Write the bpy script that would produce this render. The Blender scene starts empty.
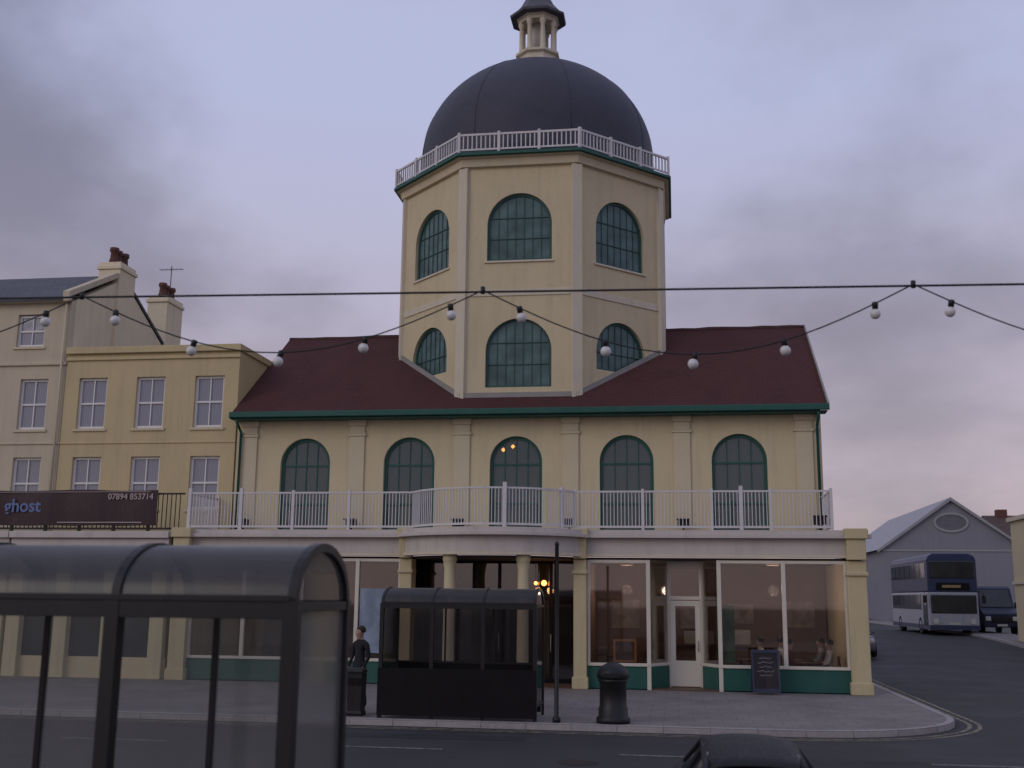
import bpy, math, random, bmesh
from math import sin, cos, pi, radians, sqrt, atan2
from mathutils import Vector, Matrix
from mathutils.geometry import tessellate_polygon
random.seed(4)
S = bpy.context.scene
COL = S.collection

# ------------------------------------------------------------------ helpers
def T(x, y, z): return Matrix.Translation((x, y, z))
def RZ(a): return Matrix.Rotation(a, 4, 'Z')

class MB:
    def __init__(s): s.v=[]; s.f=[]; s.m=[]; s.s=[]
    def add(s, verts, faces, mi=0, M=None, smooth=False):
        o=len(s.v)
        for p in verts:
            p=Vector(p); s.v.append(M@p if M is not None else p)
        for f in faces:
            s.f.append([i+o for i in f]); s.m.append(mi); s.s.append(smooth)
        return s
    def box(s,x0,x1,y0,y1,z0,z1,mi=0,M=None):
        v=[(x0,y0,z0),(x1,y0,z0),(x1,y1,z0),(x0,y1,z0),(x0,y0,z1),(x1,y0,z1),(x1,y1,z1),(x0,y1,z1)]
        return s.add(v,[(0,3,2,1),(4,5,6,7),(0,1,5,4),(1,2,6,5),(2,3,7,6),(3,0,4,7)],mi,M)
    def lathe(s,prof,n=32,cx=0,cy=0,mi=0,rot=0,smooth=True,M=None,cap=True):
        v=[];f=[]
        for (r,z) in prof:
            for i in range(n):
                a=rot+2*pi*i/n; v.append((cx+r*cos(a),cy+r*sin(a),z))
        for j in range(len(prof)-1):
            for i in range(n):
                k=(i+1)%n; f.append((j*n+i,j*n+k,(j+1)*n+k,(j+1)*n+i))
        s.add(v,f,mi,M,smooth)
        if cap:
            for j in (0,len(prof)-1):
                if prof[j][0]>1e-3: s.add(v[j*n:(j+1)*n],[tuple(range(n))],mi,M)
        return s
    def tube(s,pts,r,n=6,mi=0,smooth=True):
        pts=[Vector(p) for p in pts]; v=[];f=[]
        for i,p in enumerate(pts):
            d=(pts[min(i+1,len(pts)-1)]-pts[max(i-1,0)]).normalized()
            up=Vector((0,0,1)) if abs(d.z)<.9 else Vector((1,0,0))
            a=d.cross(up).normalized(); b=d.cross(a).normalized()
            rr=r[i] if isinstance(r,(list,tuple)) else r
            for k in range(n):
                t=2*pi*k/n; v.append(p+a*rr*cos(t)+b*rr*sin(t))
        for i in range(len(pts)-1):
            for k in range(n):
                l=(k+1)%n; f.append((i*n+k,i*n+l,(i+1)*n+l,(i+1)*n+k))
        f.append(tuple(range(n))); f.append(tuple(range((len(pts)-1)*n,len(pts)*n)))
        return s.add(v,f,mi,None,smooth)
    def plate(s,outer,holes,y0,y1,mi=0,M=None):
        loops=[outer]+list(holes); flat=[p for l in loops for p in l]; n=len(flat)
        tr=tessellate_polygon([[Vector((p[0],p[1],0)) for p in l] for l in loops])
        v=[(p[0],y0,p[1]) for p in flat]+[(p[0],y1,p[1]) for p in flat]
        f=[tuple(t) for t in tr]+[tuple(i+n for i in reversed(t)) for t in tr]
        o=0
        for l in loops:
            m=len(l)
            for i in range(m):
                a=o+i;b=o+(i+1)%m; f.append((a,b,b+n,a+n))
            o+=m
        return s.add(v,f,mi,M)
    def hprism(s,poly,z0,z1,mi=0,M=None):
        n=len(poly)
        tr=tessellate_polygon([[Vector((p[0],p[1],0)) for p in poly]])
        v=[(p[0],p[1],z0) for p in poly]+[(p[0],p[1],z1) for p in poly]
        f=[tuple(t) for t in tr]+[tuple(i+n for i in reversed(t)) for t in tr]
        for i in range(n):
            j=(i+1)%n; f.append((i,j,j+n,i+n))
        return s.add(v,f,mi,M)
    def obj(s,name,mats,parent=None,loc=(0,0,0),rot=0,bev=0,label=None,recalc=True):
        me=bpy.data.meshes.new(name)
        me.from_pydata([tuple(p) for p in s.v],[],s.f)
        if not isinstance(mats,(list,tuple)): mats=[mats]
        for m in mats: me.materials.append(m)
        for p,mi,sm in zip(me.polygons,s.m,s.s): p.material_index=mi; p.use_smooth=sm
        if recalc:
            bm=bmesh.new(); bm.from_mesh(me); bmesh.ops.remove_doubles(bm,verts=bm.verts,dist=1e-5)
            bmesh.ops.recalc_face_normals(bm,faces=bm.faces); bm.to_mesh(me); bm.free()
        me.update()
        return link(name,me,parent,loc,rot,bev,label)

def link(name,me,parent=None,loc=(0,0,0),rot=0,bev=0,label=None):
    o=bpy.data.objects.new(name,me); COL.objects.link(o)
    if parent: o.parent=parent
    o.location=loc; o.rotation_euler=(0,0,rot)
    if bev:
        b=o.modifiers.new('bev','BEVEL'); b.width=bev; b.segments=2; b.limit_method='ANGLE'; b.angle_limit=radians(40)
    if label: o['label']=label
    return o
def thing(name,label,cat,loc=(0,0,0),rot=0,group=None,kind=None):
    e=bpy.data.objects.new(name,None); COL.objects.link(e); e.location=loc; e.rotation_euler=(0,0,rot)
    e.empty_display_size=.3; meta(e,label,cat,group,kind); return e
def meta(o,label,cat,group=None,kind=None):
    o['label']=label; o['category']=cat
    if group: o['group']=group
    if kind: o['kind']=kind
    return o
def copy_tree(src,loc,rot=None,parent=None):
    n=src.copy(); COL.objects.link(n)
    n.parent=parent if parent else src.parent
    n.location=loc
    if rot is not None: n.rotation_euler=(0,0,rot)
    for c in list(src.children):
        copy_tree(c,c.location.copy(),None,n)
    return n
def arch(cx,w,z0,zt,n=20):
    r=w/2; zs=zt-r
    return [(cx-r,z0),(cx+r,z0)]+[(cx+r*cos(pi*i/n),zs+r*sin(pi*i/n)) for i in range(n+1)]
def rect(x0,x1,z0,z1): return [(x0,z0),(x1,z0),(x1,z1),(x0,z1)]

# ------------------------------------------------------------------ materials
def nt(name):
    m=bpy.data.materials.new(name); m.use_nodes=True; t=m.node_tree
    return m,t,t.nodes['Principled BSDF']
def mixc(t,fac,a,b,mode='MIX'):
    n=t.nodes.new('ShaderNodeMix'); n.data_type='RGBA'; n.blend_type=mode
    for sock,val in ((0,fac),(6,a),(7,b)):
        if isinstance(val,bpy.types.NodeSocket): t.links.new(val,n.inputs[sock])
        else: n.inputs[sock].default_value=val if sock==0 else (*val,1)
    return n.outputs[2]
def noise(t,vec,scale,detail=5,rough=.55):
    n=t.nodes.new('ShaderNodeTexNoise'); n.inputs['Scale'].default_value=scale
    n.inputs['Detail'].default_value=detail; n.inputs['Roughness'].default_value=rough
    if vec is not None: t.links.new(vec,n.inputs['Vector'])
    return n.outputs['Fac']
def ramp(t,fac,a,b,ca=0,cb=1,smooth=False):
    n=t.nodes.new('ShaderNodeMapRange'); t.links.new(fac,n.inputs[0])
    if smooth: n.interpolation_type='SMOOTHSTEP'
    n.inputs[1].default_value=a; n.inputs[2].default_value=b; n.inputs[3].default_value=ca; n.inputs[4].default_value=cb
    return n.outputs[0]
def mapping(t,vec,scale=(1,1,1),loc=(0,0,0),rot=(0,0,0)):
    n=t.nodes.new('ShaderNodeMapping'); t.links.new(vec,n.inputs[0])
    n.inputs['Scale'].default_value=scale; n.inputs['Location'].default_value=loc; n.inputs['Rotation'].default_value=rot
    return n.outputs[0]
def bumpn(t,b,h,strength=.3,dist=.01):
    n=t.nodes.new('ShaderNodeBump'); n.inputs['Strength'].default_value=strength; n.inputs['Distance'].default_value=dist
    t.links.new(h,n.inputs['Height']); t.links.new(n.outputs[0],b.inputs['Normal'])
def paint(name,col,rough=.6,var=.25,dirt=.35,scale=1.2,bump=.25,spec=.3,dirtcol=(.12,.11,.1),metal=0):
    m,t,b=nt(name); tc=t.nodes.new('ShaderNodeTexCoord').outputs['Object']
    big=noise(t,tc,scale,6); fine=noise(t,tc,scale*14,4)
    c=mixc(t,ramp(t,big,.3,.7),tuple(x*(1-var) for x in col),col)
    st=noise(t,mapping(t,tc,(2.2,2.2,.22)),1.6,6,.65)
    c=mixc(t,ramp(t,st,.5,.85,0,dirt),c,dirtcol)
    c=mixc(t,ramp(t,fine,.35,.75,0,.12),c,tuple(x*.6 for x in col))
    t.links.new(c,b.inputs['Base Color'])
    t.links.new(ramp(t,fine,.3,.7,rough-.1,min(1,rough+.12)),b.inputs['Roughness'])
    b.inputs['Specular IOR Level'].default_value=spec; b.inputs['Metallic'].default_value=metal
    bumpn(t,b,fine,bump,.008)
    return m
def bricky(name,vecmode,c1,c2,mortar,bw,rh,ms=.012,rough=.8,bump=.6,R=4.2,off=.5,dirt=.4,spec=.25,light=.35):
    m,t,b=nt(name); tc=t.nodes.new('ShaderNodeTexCoord').outputs['Object']
    sp=t.nodes.new('ShaderNodeSeparateXYZ'); t.links.new(tc,sp.inputs[0])
    cb=t.nodes.new('ShaderNodeCombineXYZ')
    if vecmode=='XZ': t.links.new(sp.outputs[0],cb.inputs[0]); t.links.new(sp.outputs[2],cb.inputs[1])
    elif vecmode=='XY': t.links.new(sp.outputs[0],cb.inputs[0]); t.links.new(sp.outputs[1],cb.inputs[1])
    elif vecmode=='CYL':
        at=t.nodes.new('ShaderNodeMath'); at.operation='ARCTAN2'; t.links.new(sp.outputs[1],at.inputs[0]); t.links.new(sp.outputs[0],at.inputs[1])
        mu=t.nodes.new('ShaderNodeMath'); mu.operation='MULTIPLY'; mu.inputs[1].default_value=R; t.links.new(at.outputs[0],mu.inputs[0])
        t.links.new(mu.outputs[0],cb.inputs[0]); t.links.new(sp.outputs[2],cb.inputs[1])
    br=t.nodes.new('ShaderNodeTexBrick'); t.links.new(cb.outputs[0],br.inputs['Vector'])
    br.inputs['Scale'].default_value=1; br.inputs['Brick Width'].default_value=bw; br.inputs['Row Height'].default_value=rh
    br.inputs['Mortar Size'].default_value=ms; br.inputs['Color1'].default_value=(*c1,1); br.inputs['Color2'].default_value=(*c2,1)
    br.inputs['Mortar'].default_value=(*mortar,1); br.offset=off
    big=noise(t,tc,.7,6,.6); fine=noise(t,tc,9,5)
    c=mixc(t,ramp(t,big,.42,.75,0,dirt),br.outputs['Color'],tuple(x*.45 for x in c1))
    c=mixc(t,ramp(t,fine,.45,.8,0,light),c,tuple(min(1,x*1.5) for x in c2))
    t.links.new(c,b.inputs['Base Color']); b.inputs['Roughness'].default_value=rough
    b.inputs['Specular IOR Level'].default_value=spec
    inv=t.nodes.new('ShaderNodeMath'); inv.operation='SUBTRACT'; inv.inputs[0].default_value=1; t.links.new(br.outputs['Fac'],inv.inputs[1])
    ad=t.nodes.new('ShaderNodeMath'); ad.operation='MULTIPLY_ADD'; ad.inputs[1].default_value=.4
    t.links.new(fine,ad.inputs[0]); t.links.new(inv.outputs[0],ad.inputs[2])
    bumpn(t,b,ad.outputs[0],bump,.012)
    return m
def darkglass(name,col=(.02,.025,.03),rough=.06,curtain=None,spec=.6):
    m,t,b=nt(name); tc=t.nodes.new('ShaderNodeTexCoord').outputs['Object']
    n=noise(t,tc,1.3,3); c2=tuple(x*1.9 for x in col)
    c=mixc(t,ramp(t,n,.35,.7),col,c2)
    if curtain:
        w=t.nodes.new('ShaderNodeTexWave'); w.inputs['Scale'].default_value=5; w.inputs['Distortion'].default_value=3
        t.links.new(tc,w.inputs['Vector'])
        c=mixc(t,ramp(t,w.outputs['Fac'],0,1,.6,1),c,curtain)
    t.links.new(c,b.inputs['Base Color']); b.inputs['Roughness'].default_value=rough
    b.inputs['Specular IOR Level'].default_value=spec
    bumpn(t,b,noise(t,tc,2.0,2),.12,.02)
    return m
def clearglass(name,tint=(.8,.85,.85),haze=0.0,hazecol=(.3,.3,.32),refl=.08,rough=.03):
    m=bpy.data.materials.new(name); m.use_nodes=True; t=m.node_tree; t.nodes.clear()
    out=t.nodes.new('ShaderNodeOutputMaterial'); tr=t.nodes.new('ShaderNodeBsdfTransparent'); tr.inputs[0].default_value=(*tint,1)
    gl=t.nodes.new('ShaderNodeBsdfGlossy'); gl.inputs['Roughness'].default_value=rough; gl.inputs[0].default_value=(.9,.9,.9,1)
    lw=t.nodes.new('ShaderNodeLayerWeight'); lw.inputs[0].default_value=.25
    mr=ramp(t,lw.outputs['Fresnel'],0,1,refl,.8)
    m1=t.nodes.new('ShaderNodeMixShader'); t.links.new(mr,m1.inputs[0]); t.links.new(tr.outputs[0],m1.inputs[1]); t.links.new(gl.outputs[0],m1.inputs[2])
    last=m1.outputs[0]
    if haze:
        di=t.nodes.new('ShaderNodeBsdfDiffuse'); di.inputs[0].default_value=(*hazecol,1)
        tc=t.nodes.new('ShaderNodeTexCoord').outputs['Object']
        hz=ramp(t,noise(t,mapping(t,tc,(1,1,.4)),2.2,6,.6),.3,.75,haze*.6,haze*1.4)
        m2=t.nodes.new('ShaderNodeMixShader'); t.links.new(hz,m2.inputs[0]); t.links.new(last,m2.inputs[1]); t.links.new(di.outputs[0],m2.inputs[2]); last=m2.outputs[0]
    t.links.new(last,out.inputs[0]); return m
def glow(name,col,strength):
    m,t,b=nt(name); b.inputs['Base Color'].default_value=(*col,1)
    b.inputs['Emission Color'].default_value=(*col,1); b.inputs['Emission Strength'].default_value=strength
    return m

CREAM=paint('cream_render',(.61,.52,.335),.75,.09,.25,.8)
TRIM=paint('pale_trim_paint',(.62,.555,.43),.6,.1,.2)
PIL=paint('cream_pilaster_paint',(.60,.52,.36),.65,.1,.2)
YEL=paint('yellow_render',(.56,.46,.26),.75,.1,.3,.8)
YCOL=paint('pale_yellow_column',(.60,.53,.34),.7,.12,.3,.8)
PALE=paint('pale_render',(.56,.49,.36),.75,.1,.3,.8)
GABLE=paint('lit_gable_render',(.74,.65,.47),.75,.1,.25,.8)  # pale render lightened, standing in for light on the side facing away from the sun
PIERM=paint('cream_pier',(.56,.48,.29),.7,.12,.3,.8)
WHITE=paint('white_paint',(.62,.60,.60),.45,.08,.15,2)
WOODW=paint('white_joinery',(.74,.72,.70),.45,.08,.15,2)
CJOIN=paint('cream_joinery',(.64,.60,.52),.45,.1,.2,2)
FASC=paint('fascia_paint',(.54,.50,.46),.55,.1,.3,.6)
TEAL=paint('teal_paint',(.020,.10,.080),.5,.15,.25,2)
DTEAL=paint('dark_teal_frame',(.035,.10,.092),.5,.15,.2,2)
TILE=bricky('red_roof_tile','XZ',(.070,.027,.026),(.077,.030,.029),(.05,.019,.019),.27,.12,.008,.9,.25,light=.15)
RIDGE=paint('ridge_tile',(.075,.032,.03),.8,.3,.4,3)
SLATE=bricky('grey_slate','XZ',(.07,.07,.085),(.09,.09,.1),(.03,.03,.035),.3,.14,.01,.6,.5)
DOMEM=bricky('dome_slate','CYL',(.052,.054,.078),(.057,.059,.083),(.047,.049,.07),.42,.2,.006,.6,.12,4.2,.5,.3,light=.2)
CAPM=paint('lantern_cap_lead',(.085,.083,.1),.55,.15,.25,2)
LEAD=paint('lead_grey',(.3,.29,.27),.5,.2,.3)
def ground_mat(name,c1,c2,scale,bump=.5):
    m,t,b=nt(name); tc=t.nodes.new('ShaderNodeTexCoord').outputs['Object']
    f=noise(t,tc,60,4,.7); g_=noise(t,tc,scale,7,.6); p=noise(t,mapping(t,tc,(.12,.9,1)),.9,5,.6)
    c=mixc(t,ramp(t,g_,.35,.7),c1,c2); c=mixc(t,ramp(t,p,.5,.75,0,.5),c,tuple(x*.55 for x in c1))
    c=mixc(t,ramp(t,f,.5,.8,0,.4),c,tuple(x*1.9 for x in c2))
    t.links.new(c,b.inputs['Base Color']); t.links.new(ramp(t,g_,.3,.7,.65,.92),b.inputs['Roughness'])
    b.inputs['Specular IOR Level'].default_value=.3
    bumpn(t,b,f,bump,.006); return m
ASPH=ground_mat('asphalt',(.028,.028,.031),(.041,.040,.044),.5)
EARTH=ground_mat('ground_surface',(.06,.06,.06),(.08,.078,.072),.2)
PAVE=bricky('paving_slabs','XY',(.195,.177,.172),(.215,.195,.187),(.14,.127,.122),.6,.6,.012,.9,.2,off=.5,dirt=.55,light=.25)
KERB=bricky('kerb_stone','XY',(.30,.28,.28),(.33,.31,.30),(.16,.16,.16),.9,9,.01,.8,.3,off=0)
def worn(name,col,keep=.5):
    m=bpy.data.materials.new(name); m.use_nodes=True; t=m.node_tree; b=t.nodes['Principled BSDF']
    tc=t.nodes.new('ShaderNodeTexCoord').outputs['Object']
    n=noise(t,tc,7,6,.7); c=mixc(t,ramp(t,n,.5-keep*.15,.62),col,(.05,.05,.053)); t.links.new(c,b.inputs['Base Color'])
    b.inputs['Roughness'].default_value=.85; return m
WLINE=worn('white_line_paint',(.2,.2,.2)); YLINE=worn('yellow_line_paint',(.30,.26,.16),.9)
BLACK=paint('black_metal_paint',(.012,.012,.014),.45,.2,.25,3,.1,.35,(.04,.04,.04))
DARK=paint('dark_panel',(.008,.007,.009),.6,.2,.2,3,.1,.15,(.02,.02,.02))
GLASS=darkglass('shop_dark_glass',(.022,.03,.034))
ARCHG=clearglass('arch_glass',(.5,.56,.56),.42,(.105,.165,.165),.08,.06)
TGLASS=darkglass('tower_glass',(.062,.105,.105),.25,None,.25)
NGLASS=darkglass('sash_glass',(.07,.075,.085),.08,(.26,.27,.33))
SHOPG=clearglass('shop_glass',(.85,.84,.83),0,(.3,.3,.3),.06)
SHELG=clearglass('shelter_glass',(.86,.87,.86),.13,(.40,.39,.38),.05,.08)
SHELD=clearglass('shelter_dark_glass',(.62,.60,.6),.12,(.06,.06,.06),.04,.08)
SMOKE=clearglass('smoked_roof',(.45,.44,.43),.32,(.11,.107,.107),.035,.3)
SMOKD=clearglass('smoked_dark_roof',(.3,.29,.29),.4,(.07,.068,.068),.03,.35)
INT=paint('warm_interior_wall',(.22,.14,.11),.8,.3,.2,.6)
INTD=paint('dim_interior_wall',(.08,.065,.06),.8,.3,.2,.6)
WOOD=paint('wood',(.14,.08,.05),.5,.3,.2,4)
WARM=glow('warm_lamp',(1,.32,.06),7)
SOFT=glow('fill_lamp_glow',(.5,.36,.27),.05)  # dim glow for the added fill lamps in the shops
BULB=paint('opal_bulb',(.66,.65,.64),.25,.05,.05,5,.02,.5)
RED=paint('terracotta_pot',(.13,.055,.045),.8,.2,.3,4)
BANNER=paint('banner_vinyl',(.045,.022,.028),.5,.2,.2,1)
SBLUE=paint('banner_blue',(.13,.18,.36),.5,.1,.1)
SPINK=paint('banner_pale',(.42,.34,.33),.5,.1,.1)

# ------------------------------------------------------------------ terrain
KY=-10.7; KX=10.65
def g(y):
    s=min(1,max(0,(y-4)/28)); return .8*s*s*(3-2*s)
YB=[4]+[4+28*i/14 for i in range(1,15)]
def strip(name,x0,x1,y0,y1,dz,mat,label,cat):
    ys=sorted(set([y0,y1]+[y for y in YB if y0<y<y1])); v=[];f=[]
    for y in ys: v+=[(x0,y,g(y)+dz),(x1,y,g(y)+dz)]
    for i in range(len(ys)-1): f.append((2*i,2*i+1,2*i+3,2*i+2))
    o=MB().add(v,f).obj(name,mat,recalc=False); meta(o,label,cat,None,'structure'); return o
strip('ground',-600,600,-300,900,-.15,EARTH,'grey open ground around the street','ground')
strip('road',-300,300,-26.3,KY,-.12,ASPH,'dark asphalt seafront road with dashed line','road')
strip('side_road',KX-.05,20.3,KY+.001,70,-.12,ASPH,'asphalt side road climbing beside the cinema','road')
def corner(cx,cy,r,a0,a1,n=10): return [(cx+r*cos(a0+(a1-a0)*i/n),cy+r*sin(a0+(a1-a0)*i/n)) for i in range(n+1)]
CR_=3.6
cA=corner(KX-CR_,KY+CR_,CR_,-pi/2,0)
MB().hprism([(KX-CR_,KY),(KX,KY),(KX,KY+CR_)]+list(reversed(cA)),-.128,-.1201).obj('road',ASPH)
meta(COL.objects[-1],'asphalt at the rounded street corner','road',None,'structure')
MB().hprism([(-300,4),(-300,KY)]+cA+[(KX,4)],-.2,0).obj('pavement',PAVE)
meta(COL.objects[-1],'wide paved footway in front of the cinema','pavement',None,'structure')
strip('pavement',9.1,KX,4,70,0,PAVE,'narrow footway along the side road','pavement')
cB=corner(22.3,-8.7,2,pi,1.5*pi)
o=MB().hprism([(20.3,4)]+cB+[(300,KY),(300,4)],-.2,0).obj('pavement',PAVE); meta(o,'paved footway across the side road','pavement',None,'structure')
strip('pavement',20.3,22.5,4,70,0,PAVE,'footway by the far wall of side road','pavement')
o=MB().hprism([(-300,-40),(300,-40),(300,-26.3),(3,-26.3),(3,-23.6),(-300,-23.6)],-.2,0).obj('pavement',PAVE); meta(o,'promenade paving where the near shelter stands','pavement',None,'structure')
def kerb(path,w,label,side=1):
    mb=MB(); P=[Vector((*p,0)) for p in path]
    def nrm(i):
        d=(P[min(i+1,len(P)-1)]-P[max(i-1,0)]).normalized(); return Vector((-d.y,d.x,0))*side
    v=[];f=[]
    for i,p in enumerate(P):
        n=nrm(i); z=g(p.y)
        a=p-n*.004; b=p+n*w
        v+=[(a.x,a.y,z-.118),(a.x,a.y,z-.02),(a.x+n.x*.02,a.y+n.y*.02,z+.004),(b.x,b.y,z+.004)]
    for i in range(len(P)-1):
        for k in range(3): f.append((4*i+k,4*i+4+k,4*i+5+k,4*i+1+k))
    o=mb.add(v,f).obj('kerb',KERB,recalc=False); meta(o,label,'kerb',None,'structure')
kerb([(-120,KY)]+[(x,KY) for x in range(-60,7,6)]+cA+[(KX,y) for y in [-4,0,4]+YB[1:]+[70]],.15,'pale stone kerb curving round the corner')
kerb([(20.3,70)]+[(20.3,y) for y in reversed(YB)]+cB+[(120,KY)],.15,'stone kerb across the side road')
def line(path,off,w,mat,label):
    P=[Vector((*p,0)) for p in path]; v=[];f=[]
    for i,p in enumerate(P):
        d=(P[min(i+1,len(P)-1)]-P[max(i-1,0)]).normalized(); n=Vector((d.y,-d.x,0))
        for q in (off,off+w): r=p+n*q; v.append((r.x,r.y,g(r.y)-.114))
    for i in range(len(P)-1): f.append((2*i,2*i+1,2*i+3,2*i+2))
    o=MB().add(v,f).obj('road_marking',mat,recalc=False); meta(o,label,'road marking',None,'structure')
pth=[(-60,KY),(5,KY)]+cA+[(KX,-2),(KX,4)]+[(KX,y) for y in YB[1:]]
line(pth,.25,.09,YLINE,'faded yellow line along the kerb'); line(pth,.45,.09,YLINE,'faded yellow line along the kerb')
for i in range(-5,8):
    MB().add([(i*5-1.2,-13.95,-.115),(i*5+.8,-13.95,-.115),(i*5+.8,-13.83,-.115),(i*5-1.2,-13.83,-.115)],[(0,1,2,3)]).obj('road_marking',WLINE,recalc=False)
    meta(COL.objects[-1],'worn white dash on the road','road marking','white dashes on the road','structure')
PATCH=ground_mat('asphalt_patch',(.021,.021,.024),(.032,.031,.034),1.2)
for (x,y,a,b) in ((6.5,-14.8,3.2,1.1),(-2,-12.6,4,.7),(14,-9.5,1.6,3.2),(15.5,1,.8,2.9)):
    MB().add([(x,y,-.116),(x+a,y+.1,-.116),(x+a,y+b,-.116),(x,y+b-.05,-.116)],[(0,1,2,3)]).obj('road_patch',PATCH,recalc=False)
    meta(COL.objects[-1],'darker repaired patch in the asphalt','road',None,'structure')
for (x,y) in ((3.2,-14.9),(13.2,-4.5)):
    MB().lathe([(.001,-.1145),(.33,-.1145)],24,x,y,cap=False,smooth=False).obj('manhole_cover',BLACK,recalc=False)
    meta(COL.objects[-1],'round iron manhole cover in the road','manhole cover',None,'structure')

# ------------------------------------------------------------------ cinema
CIN=thing('cinema_building','cream domed seafront cinema with green trim and balcony','building')
XW0,XW1=-9.0,9.1
AX=[-6.7,-3.35,0.0,3.37,6.71]
w=MB()
w.plate(rect(XW0,XW1,4.3,8.0),[arch(x,1.62,4.34,7.31) for x in AX],0,.3)
w.box(XW0,XW0+.3,.3,9,4.3,8.0); w.box(XW1-.3,XW1,.3,9,4.3,8.0); w.box(XW0+.3,XW1-.3,8.7,9,4.3,8.0)
for x0,x1 in ((XW0,XW0+.3),(XW1-.3,XW1)):
    w.add([(x0,0,8.0),(x0,9,8.0),(x0,4.5,11.3),(x1,0,8.0),(x1,9,8.0),(x1,4.5,11.3)],[(0,1,2),(3,5,4),(0,2,5,3),(1,4,5,2)])
w.obj('wall',CREAM,CIN)
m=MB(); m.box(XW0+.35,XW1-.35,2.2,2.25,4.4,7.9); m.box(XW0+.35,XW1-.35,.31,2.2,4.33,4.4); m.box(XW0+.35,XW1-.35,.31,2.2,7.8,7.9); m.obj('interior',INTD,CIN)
t=MB(); x=0
t.box(x-.25,x+.25,-.06,.0,0,3.01); t.box(x-.29,x+.29,-.09,0,3.012,3.1); t.box(x-.25,x+.25,-.07,0,3.102,3.34)
t.box(x-.29,x+.29,-.12,0,3.342,3.52)
f=t.obj('pilaster',PIL,CIN,(-8.55,0,4.34),bev=.012)
for x in (-5.03,-1.68,1.68,5.03,8.6): copy_tree(f,(x,0,4.34))
MB().box(XW0,XW1,-.05,0,7.87,7.99).obj('moulding',TRIM,CIN,bev=.008)

def arch_window(w,z0,zt,frame,glass,nv,hs,parent,loc,rot,depth=.1,fw=.09,name='window',bar=.018,hb=.03):
    r=w/2; zs=zt-r; m=MB()
    m.plate(arch(0,w,z0,zt),[arch(0,w-2*fw,z0+fw,zt-fw)],0,depth)
    ri=r-fw
    for i in range(1,nv+1):
        x=-ri+2*ri*i/(nv+1); m.box(x-bar,x+bar,.02,.08,z0+fw,zs+sqrt(max(0,ri*ri-x*x)))
    for h in hs:
        hw=ri if h<=zs else sqrt(max(0,ri*ri-(h-zs)**2))
        m.box(-hw,hw,.012,.085,h-hb,h+hb)
    f=m.obj(name,frame,parent,loc,rot)
    MB().plate(arch(0,w-2*fw+.02,z0+fw-.01,zt-fw+.01,16),[],.045,.055).obj('pane',glass,f)
    return f
first=arch_window(1.62,0,2.97,TEAL,ARCHG,3,[.9,2.1],CIN,(AX[0],.12,4.34),0,.12,.1,bar=.014,hb=.028)
for x in AX[1:]: copy_tree(first,(x,.12,4.34))
def rz(y): return 8.05+.72*(y+.5)
r=MB(); RX0,RX1=-9.05,9.25
for sgn in (0,1):
    prof=[(-.52,8.03),(4.5,11.64),(4.5,11.5),(-.45,7.93)]
    pts=[(y if not sgn else 9-y,z) for y,z in prof]
    r.add([(RX0,y,z) for y,z in pts]+[(RX1,y,z) for y,z in pts],[(0,1,2,3),(7,6,5,4),(0,4,5,1),(1,5,6,2),(2,6,7,3),(3,7,4,0)])
ROOF=r.obj('roof',TILE,CIN)
m=MB(); m.tube([(RX0,4.5,11.6)]+[(RX0+(RX1-RX0)*i/40,4.5,11.6+random.uniform(-.02,.02)) for i in range(1,40)]+[(RX1,4.5,11.6)],.1,8)
m.obj('ridge',RIDGE,ROOF)
m=MB(); m.box(RX0,RX1+.04,-.66,-.53,7.9,8.08); m.box(RX0,RX1,-.53,0,7.86,7.9)
m.obj('gutter',TEAL,CIN,bev=.03)
m=MB()
for x in (RX1+.002,):
    m.add([(x,-.55,7.9),(x+.05,-.55,7.9),(x+.05,4.5,11.53),(x,4.5,11.53),(x,-.55,8.12),(x+.05,-.55,8.12),(x+.05,4.5,11.72),(x,4.5,11.72)],[(0,1,2,3),(4,7,6,5),(0,4,5,1),(3,2,6,7),(0,3,7,4),(1,5,6,2)])
m.obj('bargeboard',LEAD,CIN)
for x in (-8.82,8.98):
    MB().tube([(x,-.58,7.86),(x,-.5,7.75),(x,-.13,7.5),(x,-.13,4.34)],.045,8).obj('downpipe',TEAL,CIN)

# tower
TY=4.77; IR=4.47; CR=IR/cos(pi/8); SD=2*IR*math.tan(pi/8)
w=MB()
def faceM(k,ir=IR): return T(0,TY,0)@RZ(k*pi/4)@T(0,-ir,0)
UW=(13.04,15.3); LW=(8.9,11.12)
for k in range(8):
    holes=[arch(0,2.1,*UW)]
    if k in (0,): holes.append(arch(0,2.1,*LW))
    if k in (1,7): holes.append(arch(0,2.1,9.55,11.2))
    w.plate(rect(-SD/2+.001,SD/2-.001,7.9,16.35),holes,0,.25,0,faceM(k))
w.obj('tower_wall',CREAM,CIN)
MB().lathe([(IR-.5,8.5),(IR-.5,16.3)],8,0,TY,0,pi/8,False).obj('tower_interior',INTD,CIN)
first=None
for k in range(8):
    loc=faceM(k,IR-.1).translation
    if first is None: first=arch_window(2.1,0,2.26,DTEAL,TGLASS,6,[.75,1.45],CIN,(loc.x,loc.y,UW[0]),k*pi/4,.12,.08,bar=.010,hb=.011)
    else: copy_tree(first,(loc.x,loc.y,UW[0]),k*pi/4)
l=faceM(0,IR-.1).translation; copy_tree(first,(l.x,l.y,LW[0]),0)
l=faceM(1,IR-.1).translation; f1=arch_window(2.1,0,1.65,DTEAL,TGLASS,6,[.6],CIN,(l.x,l.y,9.55),pi/4,.12,.08,bar=.010,hb=.011)
l=faceM(7,IR-.1).translation; copy_tree(f1,(l.x,l.y,9.55),7*pi/4)
m=MB(); m.box(-.17,.17,-.06,.12,0,8.2); F0=None
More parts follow.
